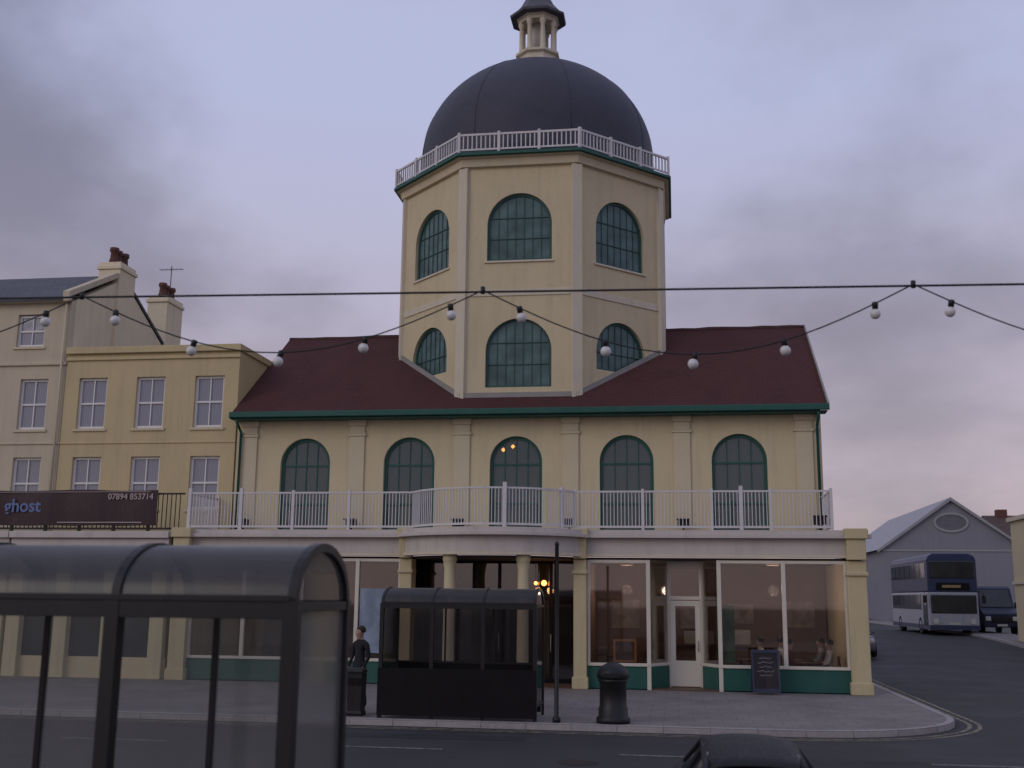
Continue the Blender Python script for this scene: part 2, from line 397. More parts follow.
for k in range(8):
    a=-pi/2+pi/8+k*pi/4
    L0=(T(0,TY,0)@RZ(a+pi/2)@T(0,-CR,8.0))
    if F0 is None: F0=m.obj('tower_pilaster',TRIM,CIN,tuple(L0.translation),a+pi/2,bev=.012)
    else: copy_tree(F0,tuple(L0.translation),a+pi/2)
for z0_,z1_,pr_,hw_ in ((11.86,12.08,.03,SD/2-.17),(12.96,13.03,.05,1.12)):
    m=MB(); m.box(-hw_,hw_,-pr_,0,0,z1_-z0_); F0=None
    for k in range(8):
        l=faceM(k).translation
        if F0 is None: F0=m.obj('tower_band',TRIM,CIN,(l.x,l.y,z0_),k*pi/4,bev=.01)
        else: copy_tree(F0,(l.x,l.y,z0_),k*pi/4)
m=MB(); c8=1/cos(pi/8)
m.lathe([(r_*c8,z) for r_,z in [(IR+.02,16.2),(IR+.12,16.22),(IR+.16,16.46),(IR+.3,16.5)]],8,0,TY,0,pi/8,False)
m.obj('tower_frieze',PIL,CIN)
m=MB(); m.lathe([(r_*c8,z) for r_,z in [(IR+.1,16.502),(IR+.34,16.51),(IR+.38,16.53),(IR+.38,16.62),(IR+.3,16.65)]],8,0,TY,0,pi/8,False)
m.obj('tower_cornice',TEAL,CIN)
def rail_seg(mb,a,b,z0,h,sp,rb=.014,post=True,top=.03,M=None,th=.05,pw=.04):
    a=Vector((*a,0));b=Vector((*b,0)); d=b-a; L=d.length; n=max(1,round(L/sp)); ang=atan2(d.y,d.x)
    Mx=T(a.x,a.y,z0)@RZ(ang)
    mb.box(0,L,-top,top,h-th,h,0,Mx); mb.box(0,L,-.02,.02,.06,.12,0,Mx)
    for i in range(n+1):
        x=L*i/n
        if i==0 and post: mb.box(x-pw,x+pw,-pw,pw,0,h+.05,0,Mx)
        elif i<n: mb.box(x-rb,x+rb,-rb,rb,.12,h-th,0,Mx)
m=MB(); rr=(IR+.3)*c8
P=[(rr*cos(pi/8+k*pi/4),TY+rr*sin(pi/8+k*pi/4)) for k in range(9)]
for k in range(8):
    q=P[k]; e=P[k+1]
    th=[(q[0]+(e[0]-q[0])*i/3,q[1]+(e[1]-q[1])*i/3) for i in range(4)]
    for i in range(3): rail_seg(m,th[i],th[i+1],16.64,.64,.14,.019,top=.03,th=.07,pw=.045)
m.obj('tower_railing',WHITE,CIN)
m=MB(); z0=18.0; a_,c_=4.24,3.78
prof=[(4.36,16.66),(4.34,16.95),(4.27,17.3),(4.25,17.7)]+[(a_*cos(t_),z0+c_*sin(t_)) for t_ in [pi/2*i/28 for i in range(28)]]
prof=[p for p in prof if p[0]>.62]+[(.62,z0+c_*sqrt(1-(.62/a_)**2))]
m.lathe(prof,72,0,0); DOME=m.obj('dome',DOMEM,CIN,(0,TY,0))
RIBM=paint('dome_rib',(.052,.054,.078),.6,.1,.2)
for k in range(8):
    a=2*pi*(k+.5)/8
    MB().tube([(r_*cos(a),r_*sin(a),z) for r_,z in prof[3:]],.013,5).obj('rib',RIBM,DOME)
# lantern
m=MB(); lz=21.7
m.lathe([(.9,lz),(.9,lz+.18),(.78,lz+.24),(.74,lz+.52),(.86,lz+.57),(.86,lz+.66),(.6,lz+.66)],8,0,0,0,pi/8,False)
for k in range(8):
    a=2*pi*(k+.5)/8; x,y=.64*cos(a),.64*sin(a)
    m.lathe([(.12,lz+.66),(.12,lz+.75),(.09,lz+.8),(.08,lz+1.72),(.12,lz+1.8),(.12,lz+1.9)],10,x,y)
m.lathe([(.74,lz+1.9),(.76,lz+2.02),(.84,lz+2.07)],8,0,0,0,pi/8,False)
LAN=m.obj('lantern',TRIM,CIN,(0,TY,0))
m=MB(); m.lathe([(.86,lz+2.07),(1.08,lz+2.1),(1.1,lz+2.19),(.92,lz+2.3),(.66,lz+2.62),(.46,lz+3.0),(.22,lz+3.5),(.06,lz+3.9),(.04,lz+4.6),(.0,lz+4.7)],8,0,0,0,pi/8,False)
m.obj('lantern_roof',CAPM,LAN)
MB().lathe([(.3,lz+.66),(.3,lz+1.9)],16,0,0).obj('lantern_core',FASC,LAN)
m=MB()
for sx in (1,-1):
    A=Vector((sx*SD/2,.3-.0,rz(.3))); B=Vector((sx*IR,.3+SD*.7071,rz(.3+SD*.7071)))
    n=Vector((sx*.7071,-.7071,0))
    v=[A,A+n*.07,B+n*.07,B]; v=[p+Vector((0,0,-.1)) for p in v]+[p+Vector((0,0,.12)) for p in v]
    m.add(v,[(0,1,2,3),(4,7,6,5),(0,4,5,1),(1,5,6,2),(2,6,7,3),(3,7,4,0)])
m.box(-SD/2,SD/2,.23,.298,rz(.3)-.1,rz(.3)+.1)
m.obj('flashing',LEAD,CIN)

# ground floor ------------------------------------------------
BX=-.35
def mkbow(BH,SAG,yl=-2.0):
    BR=(BH*BH+SAG*SAG)/(2*SAG); return BR,yl-SAG+BR
BR,BCY=mkbow(2.65,1.5)
def bow(r,n=24,yl=-2.0,cy=None):
    cy=BCY if cy is None else cy
    h=sqrt(r*r-(yl-cy)**2); a=atan2(yl-cy,h); out=[]
    for i in range(n+1):
        if i<=n/2: q=a+(-pi/2-a)*i/(n/2); out.append((BX-r*cos(q),cy+r*sin(q)))
        else: q=a+(-pi/2-a)*(n-i)/(n/2); out.append((BX+r*cos(q),cy+r*sin(q)))
    return out
m=MB()
ob=bow(BR+.12,24,-2.12)
m.hprism([(-9.95,0),(-9.95,-2.12)]+ob+[(9.95,-2.12),(9.95,0)],4.2,4.32)
ob=bow(BR+.22,24,-2.22)
m.hprism([(-10.03,-2),(-10.03,-2.22)]+ob+[(10.03,-2.22),(10.03,-2)],4.1,4.198)
m.obj('balcony_deck',FASC,CIN,bev=.012)
m=MB()
oo=bow(BR,24,-2.0); oi=list(reversed(bow(BR-.25,24,-1.78)))
m.hprism([(-9.88,-1.78),(-9.88,-2.0)]+oo+[(9.88,-2.0),(9.88,-1.78)]+oi,3.66,4.098)
m.obj('fascia',FASC,CIN,bev=.01)
m=MB(); oo=bow(BR+.05,24,-2.05); oi=list(reversed(bow(BR-.3,24,-1.73)))
m.hprism([(-9.88,-1.73),(-9.88,-2.05)]+oo+[(9.88,-2.05),(9.88,-1.73)]+oi,3.58,3.657); 
m.obj('fascia_moulding',TRIM,CIN)
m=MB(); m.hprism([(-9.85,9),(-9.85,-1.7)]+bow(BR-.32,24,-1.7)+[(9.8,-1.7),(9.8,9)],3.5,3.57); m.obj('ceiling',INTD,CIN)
m=MB(); br2,bc2=mkbow(2.35,1.4,-2.05); ob=bow(br2,10,-2.05,bc2)
pl=[(x,-2.05) for x in (-9.5,-7.9,-6.3,-4.6)]+ob+[(x,-2.05) for x in (3.9,5.8,7.4,9.02)]
for i in range(len(pl)-1): rail_seg(m,pl[i],pl[i+1],4.32,1.1,.1,.011,(i<3 or i>12 or i in (3,13)),.024)
rail_seg(m,(9.02,-2.05),(9.02,0),4.32,1.1,.1,.011); rail_seg(m,(-9.5,0),(-9.5,-2.05),4.32,1.1,.1,.011)
for x in (-7.9,-9.5,6.6,BX+.55): 
    y=-2.05 if abs(x)>2 else -3.42
    m.box(x-.05,x+.05,y-.05,y+.05,4.32,5.54)
m.obj('balcony_railing',WHITE,CIN)
m=MB(); m.box(-.17,.17,-.13,.07,0,.24); m.box(-.03,.03,-.03,.03,-.18,0); m.box(-.2,.2,-.2,-.13,.2,.25)
f=m.obj('floodlight',BLACK,CIN,(-5.03,-.35,4.5),bev=.015)
for x in (-1.68,1.68,5.03,8.75,-8.5): copy_tree(f,(x,-.35 if x<8.7 else -1.6,4.5))
for x0,x1 in ((9.35,9.85),(-9.85,-9.35),(-3.02,-2.66),(1.96,2.32)):
    m=MB(); yf=-2.14
    m.box(x0,x1,yf,-1.6,0,3.5); m.box(x0-.04,x1+.04,yf-.05,-1.6,0,.32)
    m.box(x0-.04,x1+.04,yf-.06,-1.7,3.1,3.2)
    m.box(x0,x1,yf-.12,-1.99,3.52,4.08); m.box(x0-.05,x1+.05,yf-.2,-1.99,4.082,4.36)
    m.obj('pier',PIERM,CIN,bev=.02)
for x in (BX-1.02,BX+1.02):
    y=BCY-sqrt(BR**2-1.02**2)+.3
    MB().lathe([(.24,0),(.24,.12),(.2,.16),(.19,.3),(.165,.35),(.15,3.2),(.17,3.28),(.18,3.4),(.2,3.42),(.2,3.58)],20,0,0).obj('column',YCOL,CIN,(x,y,0))
m=MB()
m.box(-9.85,-9.55,-1.6,9,0,3.5); m.box(9.5,9.8,-1.6,9,0,3.5); m.box(-9.55,9.5,8.7,9,0,3.5)
m.obj('ground_floor_wall',CREAM,CIN)
m=MB(); m.box(-9.5,9.45,3.4,3.5,0,3.5); m.box(2.1,2.25,-1.6,3.4,0,3.5); m.obj('interior_wall',INT,CIN)
m=MB(); m.box(-9.5,9.45,-1.95,3.4,.005,.03); m.obj('interior_floor',WOOD,CIN)
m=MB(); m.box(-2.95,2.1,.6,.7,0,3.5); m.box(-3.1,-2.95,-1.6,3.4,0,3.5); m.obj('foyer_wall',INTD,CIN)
PICM=paint('picture',(.4,.32,.26),.6,.6,.5,3,dirtcol=(.05,.04,.04))
for x,z,wd,h in ((2.7,1.5,.9,.9),(4.9,1.5,.6,.9),(6.4,1.7,.8,.6),(8.1,1.6,1.0,.8)): MB().box(x,x+wd,3.36,3.398,z,z+h).obj('wall_picture',PICM,CIN)
MB().box(6.05,6.35,-1.82,-1.8,.75,2.3).obj('window_poster',paint('green_poster',(.10,.17,.10),.6,.5,.3,3),CIN)
c=thing('cafe_counter','wooden service counter at the back of the cafe','counter',(6.2,2.2,.03))
m=MB(); m.box(-1.6,1.6,-.3,.3,0,1.0); m.box(-1.7,1.7,-.38,.35,1.0,1.06); m.obj('body',WOOD,c,bev=.01)
CM=paint('case_metal',(.4,.38,.36),.3)
MB().box(-1.2,-.3,-.2,.2,1.06,1.45).obj('display_case',CM,c,bev=.02); MB().box(.3,.8,-.2,.2,1.06,1.5).obj('display_case',CM,c,bev=.02)
def shopfront(x0,x1,posts,door=None):
    fr=MB(); gl=[]; st=MB()
    y=-1.9
    pr=[x0]+posts+[x1]
    for i in range(len(pr)-1):
        a,b=pr[i],pr[i+1]
        if door and abs(a-door[0])<.01:
            d0,d1=door[2],door[3]; yr=-1.05
            for (p,q) in (((a,y),(d0,yr)),((b,y),(d1,yr))):
                p=Vector((*p,0));q=Vector((*q,0)); L=(q-p).length; M=T(p.x,p.y,0)@RZ(atan2(q.y-p.y,q.x-p.x))
                st.box(0,L,-.05,.05,.03,.62,0,M); gl.append(MB().box(0,L,-.006,.006,.7,3.45,0,M)); fr.box(0,L,-.05,.05,.62,.7,0,M)
                fr.box(L-.05,L+.05,-.06,.06,0,3.5,0,M)
            fr.box(d0,d1,yr-.05,yr+.05,2.42,2.52); fr.box(d0,d1,yr-.05,yr+.05,3.3,3.5)
            gl.append(MB().box(d0,d1,yr-.006,yr+.006,2.52,3.3))
            continue
        st.box(a,b,y-.05,y+.12,0,.62); fr.box(a,b,y-.09,y+.1,.62,.7)
        gl.append(MB().box(a,b,y-.006,y+.006,.7,3.42)); fr.box(a,b,y-.05,y+.05,3.42,3.5)
    for p in posts: fr.box(p-.055,p+.055,y-.07,y+.07,.701 if not door or p not in door[:2] else 0,3.5)
    fr.box(x0,x0+.07,y-.05,y+.05,.7,3.42); fr.box(x1-.07,x1,y-.05,y+.05,.7,3.42)
    f=fr.obj('shopfront',CJOIN,CIN,bev=.006); st.obj('stallriser',TEAL,f)
    for q in gl: q.obj('pane',SHOPG,f)
    if door:
        d0,d1=door[2],door[3]; dm=MB(); yr=-1.05
        dm.plate(rect(d0+.06,d1-.06,.05,2.4),[rect(d0+.2,d1-.2,.75,2.25)],yr-.03,yr+.03)
        D=dm.obj('door',CJOIN,CIN,bev=.006); MB().box(d0+.2,d1-.2,yr-.006,yr+.006,.75,2.25).obj('pane',SHOPG,D)
        MB().tube([(d1-.13,yr-.08,1.0),(d1-.13,yr-.08,1.3)],.015,6).obj('handle',LEAD,D)
shopfront(2.34,9.35,[4.02,5.95,7.68],(4.02,5.95,4.55,5.5))
shopfront(-9.35,-3.02,[-7.7,-5.95,-4.3])
m=MB(); y=-.6
m.plate(rect(-2.66,1.96,.03,3.5),[rect(-2.6+i*.762,-1.93+i*.762,.15,2.35) for i in range(6)]+[rect(-2.6+i*.762,-1.93+i*.762,2.47,3.42) for i in range(6)],y-.04,y+.04)
D=m.obj('entrance_door',DARK,CIN); MB().box(-2.62,1.92,y-.005,y+.005,.15,3.42).obj('pane',SHOPG,D)
for i in range(3): MB().tube([(-1.88+i*1.524,y-.08,.9),(-1.88+i*1.524,y-.08,1.4)],.02,6).obj('handle',LEAD,D)
MB().plate(rect(-4.2,-3.2,.85,2.65),[],-1.935,-1.925).obj('poster',paint('poster_blue',(.26,.34,.44),.5,.5,.3,2,dirtcol=(.6,.6,.6)),CIN)
def pendant(x,y,z,zc,r=.1,p=6,group='lit pendant lamps inside the cinema'):
    e=thing('pendant_lamp','small lit amber pendant lamp inside the cinema','lamp',(x,y,z),0,group)
    MB().lathe([(0.001,-r),(r*.7,-r*.7),(r,0),(r*.7,r*.7),(0.02,r)],14).obj('lamp_shade',WARM,e)
    MB().tube([(0,0,r),(0,0,zc-z)],.008,5).obj('cord',BLACK,e)
    l=bpy.data.lights.new('lamp','POINT'); l.energy=p; l.color=(1,.5,.2); l.shadow_soft_size=.1
    lo=bpy.data.objects.new('lamp_light',l); COL.objects.link(lo); lo.parent=e; lo.location=(0,0,-.2)
pendant(BX+1.4,-1.4,2.85,3.5,.08,4); pendant(.75,-.9,2.85,3.5,.05,2)
for x,y,p in ((3.3,1.2,30),(7.6,.4,44),(-6,.8,20)):  # added fill lamps, put in to brighten the shop interiors
    e=thing('added_fill_lamp','added round ceiling fill lamp brightening the shop interior','lamp',(x,y,3.5),0,'added fill lamps inside the shops')
    MB().lathe([(.2,0),(.2,-.05),(.15,-.07),(.001,-.075)],20).obj('diffuser',SOFT,e)
    l=bpy.data.lights.new('lamp','POINT'); l.energy=p; l.color=(1,.76,.6); l.shadow_soft_size=.15
    lo=bpy.data.objects.new('lamp_light',l); COL.objects.link(lo); lo.parent=e; lo.location=(0,0,-.8)
m=MB(); m.lathe([(0.001,-.07),(.07,0),(0.001,.07)],12); 
pm=m.obj('wall_light',glow('upstairs_lamp',(1,.3,.06),22),CIN,(-.5,.7,6.98)); copy_tree(pm,(-.2,.7,7.08))

# ------------------------------------------------------------------ neighbours
def sash(w,h,parent,loc,rot=0,mat=None):
    mat=mat or WOODW
    m=MB()
    m.plate(rect(-w/2,w/2,0,h),[rect(-w/2+.08,-.018,.09,h/2-.03),rect(.018,w/2-.08,.09,h/2-.03),rect(-w/2+.08,-.018,h/2+.03,h-.08),rect(.018,w/2-.08,h/2+.03,h-.08)],0,.1)
    f=m.obj('window',mat,parent,loc,rot)
    MB().box(-w/2+.05,w/2-.05,.045,.055,.05,h-.05).obj('pane',NGLASS,f)
    MB().box(-w/2-.08,w/2+.08,-.15,.06,-.08,-.002).obj('sill',PIL,f)
    return f
B1=thing('terraced_house','yellow rendered seafront house with flat parapet and sash windows','building',(-12.06,0,0))
WX=[-2.02,0,2.02]
m=MB()
m.plate(rect(-3.02,3.0,0,10.2),[rect(x-.5,x+.5,7.7,9.4) for x in WX]+[rect(x-.5,x+.5,5.08,6.78) for x in WX],0,.3)
m.box(2.7,3.0,.3,8,0,10.2); m.box(-3.02,-2.72,.3,8,0,10.2); m.box(-2.72,2.7,7.7,8,0,10.2)
m.obj('wall',YEL,B1)
m=MB(); m.box(-3.02,3.06,-.12,.35,10.2,10.42); m.box(-3.02,3.04,-.06,0,9.98,10.08); m.box(2.65,3.06,.35,8,10.2,10.42); m.box(-3.02,3.02,-.03,0,7.2,7.26); m.obj('parapet',YEL,B1,bev=.015)
MB().box(-2.7,2.68,.3,7.7,9.7,9.8).obj('roof',SLATE,B1)
MB().box(-2.7,2.68,.9,.95,4.5,9.6).obj('interior',INTD,B1)
f=sash(1.0,1.7,B1,(WX[0],.1,7.7))
for x in WX[1:]: copy_tree(f,(x,.1,7.7))
for x in WX: copy_tree(f,(x,.1,5.08))
def terrace_shop(e,x0,x1,mats):
    m=MB(); m.box(x0,x1,-2.2,-1.9,3.55,4.05); m.box(x0-.02,x1+.02,-2.32,0,4.052,4.25); m.obj('shop_fascia',mats[0],e,bev=.02)
    n=3
    for i in range(n+1):
        x=x0+.25+(x1-x0-.5)*i/n; MB().box(-.22,.22,-.2,.2,0,3.548).obj('pier',mats[1],e,(x,-1.95,0),bev=.02)
    m=MB(); m.box(x0,x1,-1.98,-1.86,0,.6); m.obj('stallriser',mats[2],e)
    MB().box(x0,x1,-1.9,-1.89,.6,3.54).obj('pane',GLASS,e)
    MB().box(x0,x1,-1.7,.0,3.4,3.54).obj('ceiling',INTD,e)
terrace_shop(B1,-3.0,2.05,[FASC,YCOL,CREAM])
B2=thing('terraced_house','taller pale rendered house with slate roof and chimney stacks','building',(-15.1,0,0))
TW=-1.38; LWX=-1.08
m=MB()
m.plate(rect(-6.0,0,0,12.1),[rect(x-.5,x+.5,a,b) for x,a,b in ((TW,10.5,11.62),(LWX,7.7,9.4),(LWX,5.08,6.78),(-3.6,10.5,11.62),(-3.6,7.7,9.4),(-3.6,5.08,6.78))],0,.3)
m.obj('wall',PALE,B2)
gp=[(0.3,0),(9,0),(9,10.8),(3.3,13.75),(.3,12.15)]
for x0,x1 in ((-.3,0),(-6,-5.7)):
    m=MB(); m.add([(x0,y,z) for y,z in gp]+[(x1,y,z) for y,z in gp],[(0,1,2,3,4),(9,8,7,6,5)]+[(i,(i+1)%5,(i+1)%5+5,i+5) for i in range(5)]); m.obj('gable_wall',GABLE,B2)
m=MB(); m.box(-6,.03,-.22,.0,12.0,12.14); m.box(-6,.02,-.07,0,9.85,9.95);m.box(-6,.02,-.04,0,7.2,7.28)
for (y0,z0_),(y1,z1_) in (((-.25,12.12),(2.8,13.66)),):
    m.add([(-.2,y0,z0_),(.05,y0,z0_),(.05,y1,z1_),(-.2,y1,z1_),(-.2,y0,z0_+.22),(.05,y0,z0_+.22),(.05,y1,z1_+.22),(-.2,y1,z1_+.22)],[(0,1,2,3),(4,7,6,5),(0,4,5,1),(1,5,6,2),(2,6,7,3),(3,7,4,0)])
m.obj('cornice',PALE,B2,bev=.02)
v=[(-.25,12.13),(3.3,13.92),(9.1,10.95)]
m=MB(); xa,xb=-6.05,-.2
for (y0,z0_),(y1,z1_) in ((v[0],v[1]),(v[1],v[2])):
    m.add([(xa,y0,z0_),(xb,y0,z0_),(xb,y1,z1_),(xa,y1,z1_),(xa,y0,z0_-.12),(xb,y0,z0_-.12),(xb,y1,z1_-.12),(xa,y1,z1_-.12)],[(0,1,2,3),(4,7,6,5),(0,4,5,1),(1,5,6,2),(2,6,7,3),(3,7,4,0)])
    xb=.04
m.obj('roof',SLATE,B2)
for y,zt,hw in ((3.4,14.3,.58),(7.35,14.1,.68)):
    c=MB(); c.box(-.75,.1,y-hw,y+hw,10.5,zt); c.box(-.8,.15,y-hw-.06,y+hw+.06,zt-.28,zt-.14)
    C=c.obj('chimney',GABLE,B2,bev=.02)
    for i in range(3):
        MB().lathe([(.15,0),(.17,.1),(.14,.16),(.12,.4),(.17,.45),(.16,.58),(.11,.58)],12).obj('chimney_pot',RED,C,(-.33+.03*(-1)**i,y-.38+i*.38,zt))
f=sash(1.0,1.7,B2,(LWX,.1,7.7)); copy_tree(f,(LWX,.1,5.08)); copy_tree(f,(-3.6,.1,7.7)); copy_tree(f,(-3.6,.1,5.08))
f=sash(1.0,1.1,B2,(TW,.1,10.5)); copy_tree(f,(-3.6,.1,10.5))
MB().box(-5.6,-.4,.9,.95,4.5,12).obj('interior',INTD,B2)
MB().tube([(-.12,-.09,12.0),(-.12,-.09,4.3)],.04,8).obj('downpipe',PALE,B2)
# television aerial on the rear stack
a=thing('television_aerial','thin metal television aerial on a chimney stack','aerial',(-15.4,7.6,14.1))
m=MB(); m.tube([(0,0,-.6),(0,0,1.5)],.018,5); m.tube([(-.5,0,1.35),(.5,0,1.35)],.012,4); m.obj('mast',BLACK,a)
for i in range(7): MB().tube([(-.45+i*.15,-.18,1.35),(-.45+i*.15,.18,1.35)],.008,4).obj('rod',BLACK,a)
terrace_shop(B2,-6.0,-.02,[FASC,YCOL,CREAM])
m=MB()
for i in range(10): rail_seg(m,(-9.65-1.1*(i+1),-2.1),(-9.65-1.1*i,-2.1),4.25,1.15,.13,.011)
o=m.obj('terrace_railing',BLACK); meta(o,'black iron railing along the shop terrace','railing')
v=[];f=[]
for i in range(29):
    x=-17.2+6.75*i/28; yy=-2.2+.025*sin(i*.9)
    v+=[(x,yy,4.42+.01*sin(i)),(x,yy-.02,5.0),(x,yy,5.48+.02*sin(i*.45))]
for i in range(28):
    for k in (0,1): f.append((3*i+k,3*i+3+k,3*i+4+k,3*i+1+k))
BN=thing('banner','dark vinyl banner reading ghost with a phone number','banner',(0,0,0))
MB().add(v,f,0,None,True).obj('banner_sheet',BANNER,BN,recalc=False)
def text(body,size,loc,mat,parent,name='lettering',align='LEFT',bold=.0,rotx=pi/2):
    cu=bpy.data.curves.new('txt','FONT'); cu.body=body; cu.size=size; cu.extrude=.004; cu.offset=bold; cu.align_x=align
    ob=bpy.data.objects.new('txt',cu); COL.objects.link(ob); bpy.context.view_layer.update()
    me=bpy.data.meshes.new_from_object(ob.evaluated_get(bpy.context.evaluated_depsgraph_get()))
    bpy.data.objects.remove(ob); me.materials.clear(); me.materials.append(mat)
    o=link(name,me,parent,loc); o.rotation_euler=(rotx,0,0); return o
text('ghost',.54,(-15.36,-2.245,4.84),SBLUE,BN,bold=.01)
text('07894 853714',.25,(-12.02,-2.245,5.2),SPINK,BN,bold=.004)
m=MB(); m.box(-13.6,-10.9,-2.24,-2.235,4.5,4.53); m.box(-16.9,-10.7,-2.24,-2.235,5.42,5.435); m.obj('stripe',SPINK,BN)

# ------------------------------------------------------------------ background hall etc.
HZ=.8
H=thing('industrial_hall','grey-blue gabled hall with oval vent','building',(28.1,66,HZ+.2))
m=MB(); HW=5.75
m.plate([(-HW,-.2),(HW,-.2),(HW,5.9),(0,10.0),(-HW,5.9)],[],0,.3); m.box(-HW,-HW+.3,.3,28,-.2,5.9); m.box(HW-.3,HW,.3,28,-.2,5.9)
HM=paint('blue_grey_cladding',(.22,.225,.26),.6,.1,.3,.5); HR=paint('pale_sheet_roof',(.34,.33,.36),.6,.1,.4,.5)
m.obj('wall',HM,H)
m=MB()
for s_ in (-1,1):
    m.add([(0,-.3,10.22),(s_*(HW+.5),-.3,5.75),(s_*(HW+.5),28,5.75),(0,28,10.22)],[(0,1,2,3)])
m.obj('roof',HR,H,recalc=False)
m=MB()
for s_ in (-1,1):
    m.add([(0,-.34,10.25),(s_*(HW+.5),-.34,5.75),(s_*(HW+.5),-.34,5.5),(0,-.34,9.95)],[(0,1,2,3)])
m.plate([(1.45*cos(2*pi*i/28),8.1+.85*sin(2*pi*i/28)) for i in range(28)],[[(1.25*cos(2*pi*i/28),8.1+.67*sin(2*pi*i/28)) for i in range(28)]],-.1,0)
m.box(-HW,HW,-.06,0,5.65,5.8)
m.obj('trim',paint('grey_trim',(.31,.31,.33),.6,.1,.3),H,recalc=False)
MB().plate([(1.25*cos(2*pi*i/28),8.1+.67*sin(2*pi*i/28)) for i in range(28)],[],-.04,-.002).obj('vent',paint('vent_grey',(.15,.155,.18),.6),H)
A=thing('brick_house','low brown-roofed brick house with chimney behind the hall','house',(40.8,85,HZ))
BRICK=bricky('brick_wall','XZ',(.2,.09,.06),(.24,.12,.08),(.25,.23,.2),.22,.075,.01)
BROWN=paint('brown_roof',(.09,.06,.05),.8,.2,.4)
m=MB(); m.plate(rect(-4,4,0,8.3),[rect(-2.5,-1.4,4.5,6)],0,10); m.obj('wall',BRICK,A)
m=MB(); m.add([(-4.4,-.3,8.2),(4.4,-.3,8.2),(4.0,4.5,10.6),(-4.0,4.5,10.6),(-4.4,9.5,8.2),(4.4,9.5,8.2)],[(0,1,2,3),(3,2,5,4),(0,3,4),(1,5,2)]); m.obj('roof',BROWN,A,recalc=False)
MB().box(-2.6,-1.6,4,5,9.2,11.2).obj('chimney',RED,A)
W=thing('corner_building','pale cream corner building beside side road','building',(21.0,17,0))
m=MB(); m.plate(rect(0,9,0,6.3),[rect(2,3.2,1.2,3)],0,.3); m.box(0,.3,.3,7,0,6.3); m.box(.3,9,6.7,7,0,6.3); m.obj('wall',CREAM,W)
m=MB(); m.box(-.15,9.1,-.15,7.1,6.3,6.5); m.box(-.1,.0,-.1,7.05,3.3,3.45); m.obj('cornice',TRIM,W); 
f=sash(1.2,1.8,W,(2.6,.1,1.2))
L=thing('terrace_row','distant pale terrace at the end of street','building',(14,95,HZ))
m=MB(); m.plate(rect(-9,9,0,4.2),[rect(-7+i*2.6,-6+i*2.6,1.2,2.8) for i in range(6)],0,.3); m.obj('wall',paint('far_render',(.25,.25,.28),.8),L)
m=MB(); m.add([(-9.2,-.3,4.2),(9.2,-.3,4.2),(9.2,4,6.2),(-9.2,4,6.2)],[(0,1,2,3)]); m.obj('roof',SLATE,L,recalc=False)
MB().box(-8.8,8.8,.3,.35,.1,4.1).obj('pane',GLASS,L)

# ------------------------------------------------------------------ vehicles
RUB=paint('tyre_rubber',(.015,.015,.015),.8,.1,.2,5); RIM=paint('wheel_rim',(.25,.25,.26),.35,.1,.3,5,metal=.6)
CG=darkglass('vehicle_glass',(.012,.014,.018)); HL=paint('headlight_lens',(.5,.5,.48),.15,.05,.05); TL=paint('tail_light_lens',(.3,.02,.02),.2)
CHROME=paint('plate_white',(.5,.5,.45),.4)
def wheel(parent,x,y,r,wd):
    M=T(x,y,r)@Matrix.Rotation(pi/2,4,'Y')
    m=MB(); m.lathe([(r*.62,-wd/2),(r*.9,-wd/2),(r,-wd*.38),(r,wd*.38),(r*.9,wd/2),(r*.62,wd/2),(r*.62,-wd/2)],28,M=M,cap=False)
    o=m.obj('wheel',RUB,parent); c=MB(); c.lathe([(.02,-wd*.4),(r*.25,-wd*.44),(r*.6,-wd*.3),(r*.64,wd*.3),(r*.25,wd*.44),(.02,wd*.4)],20,M=M); c.obj('rim',RIM,o)
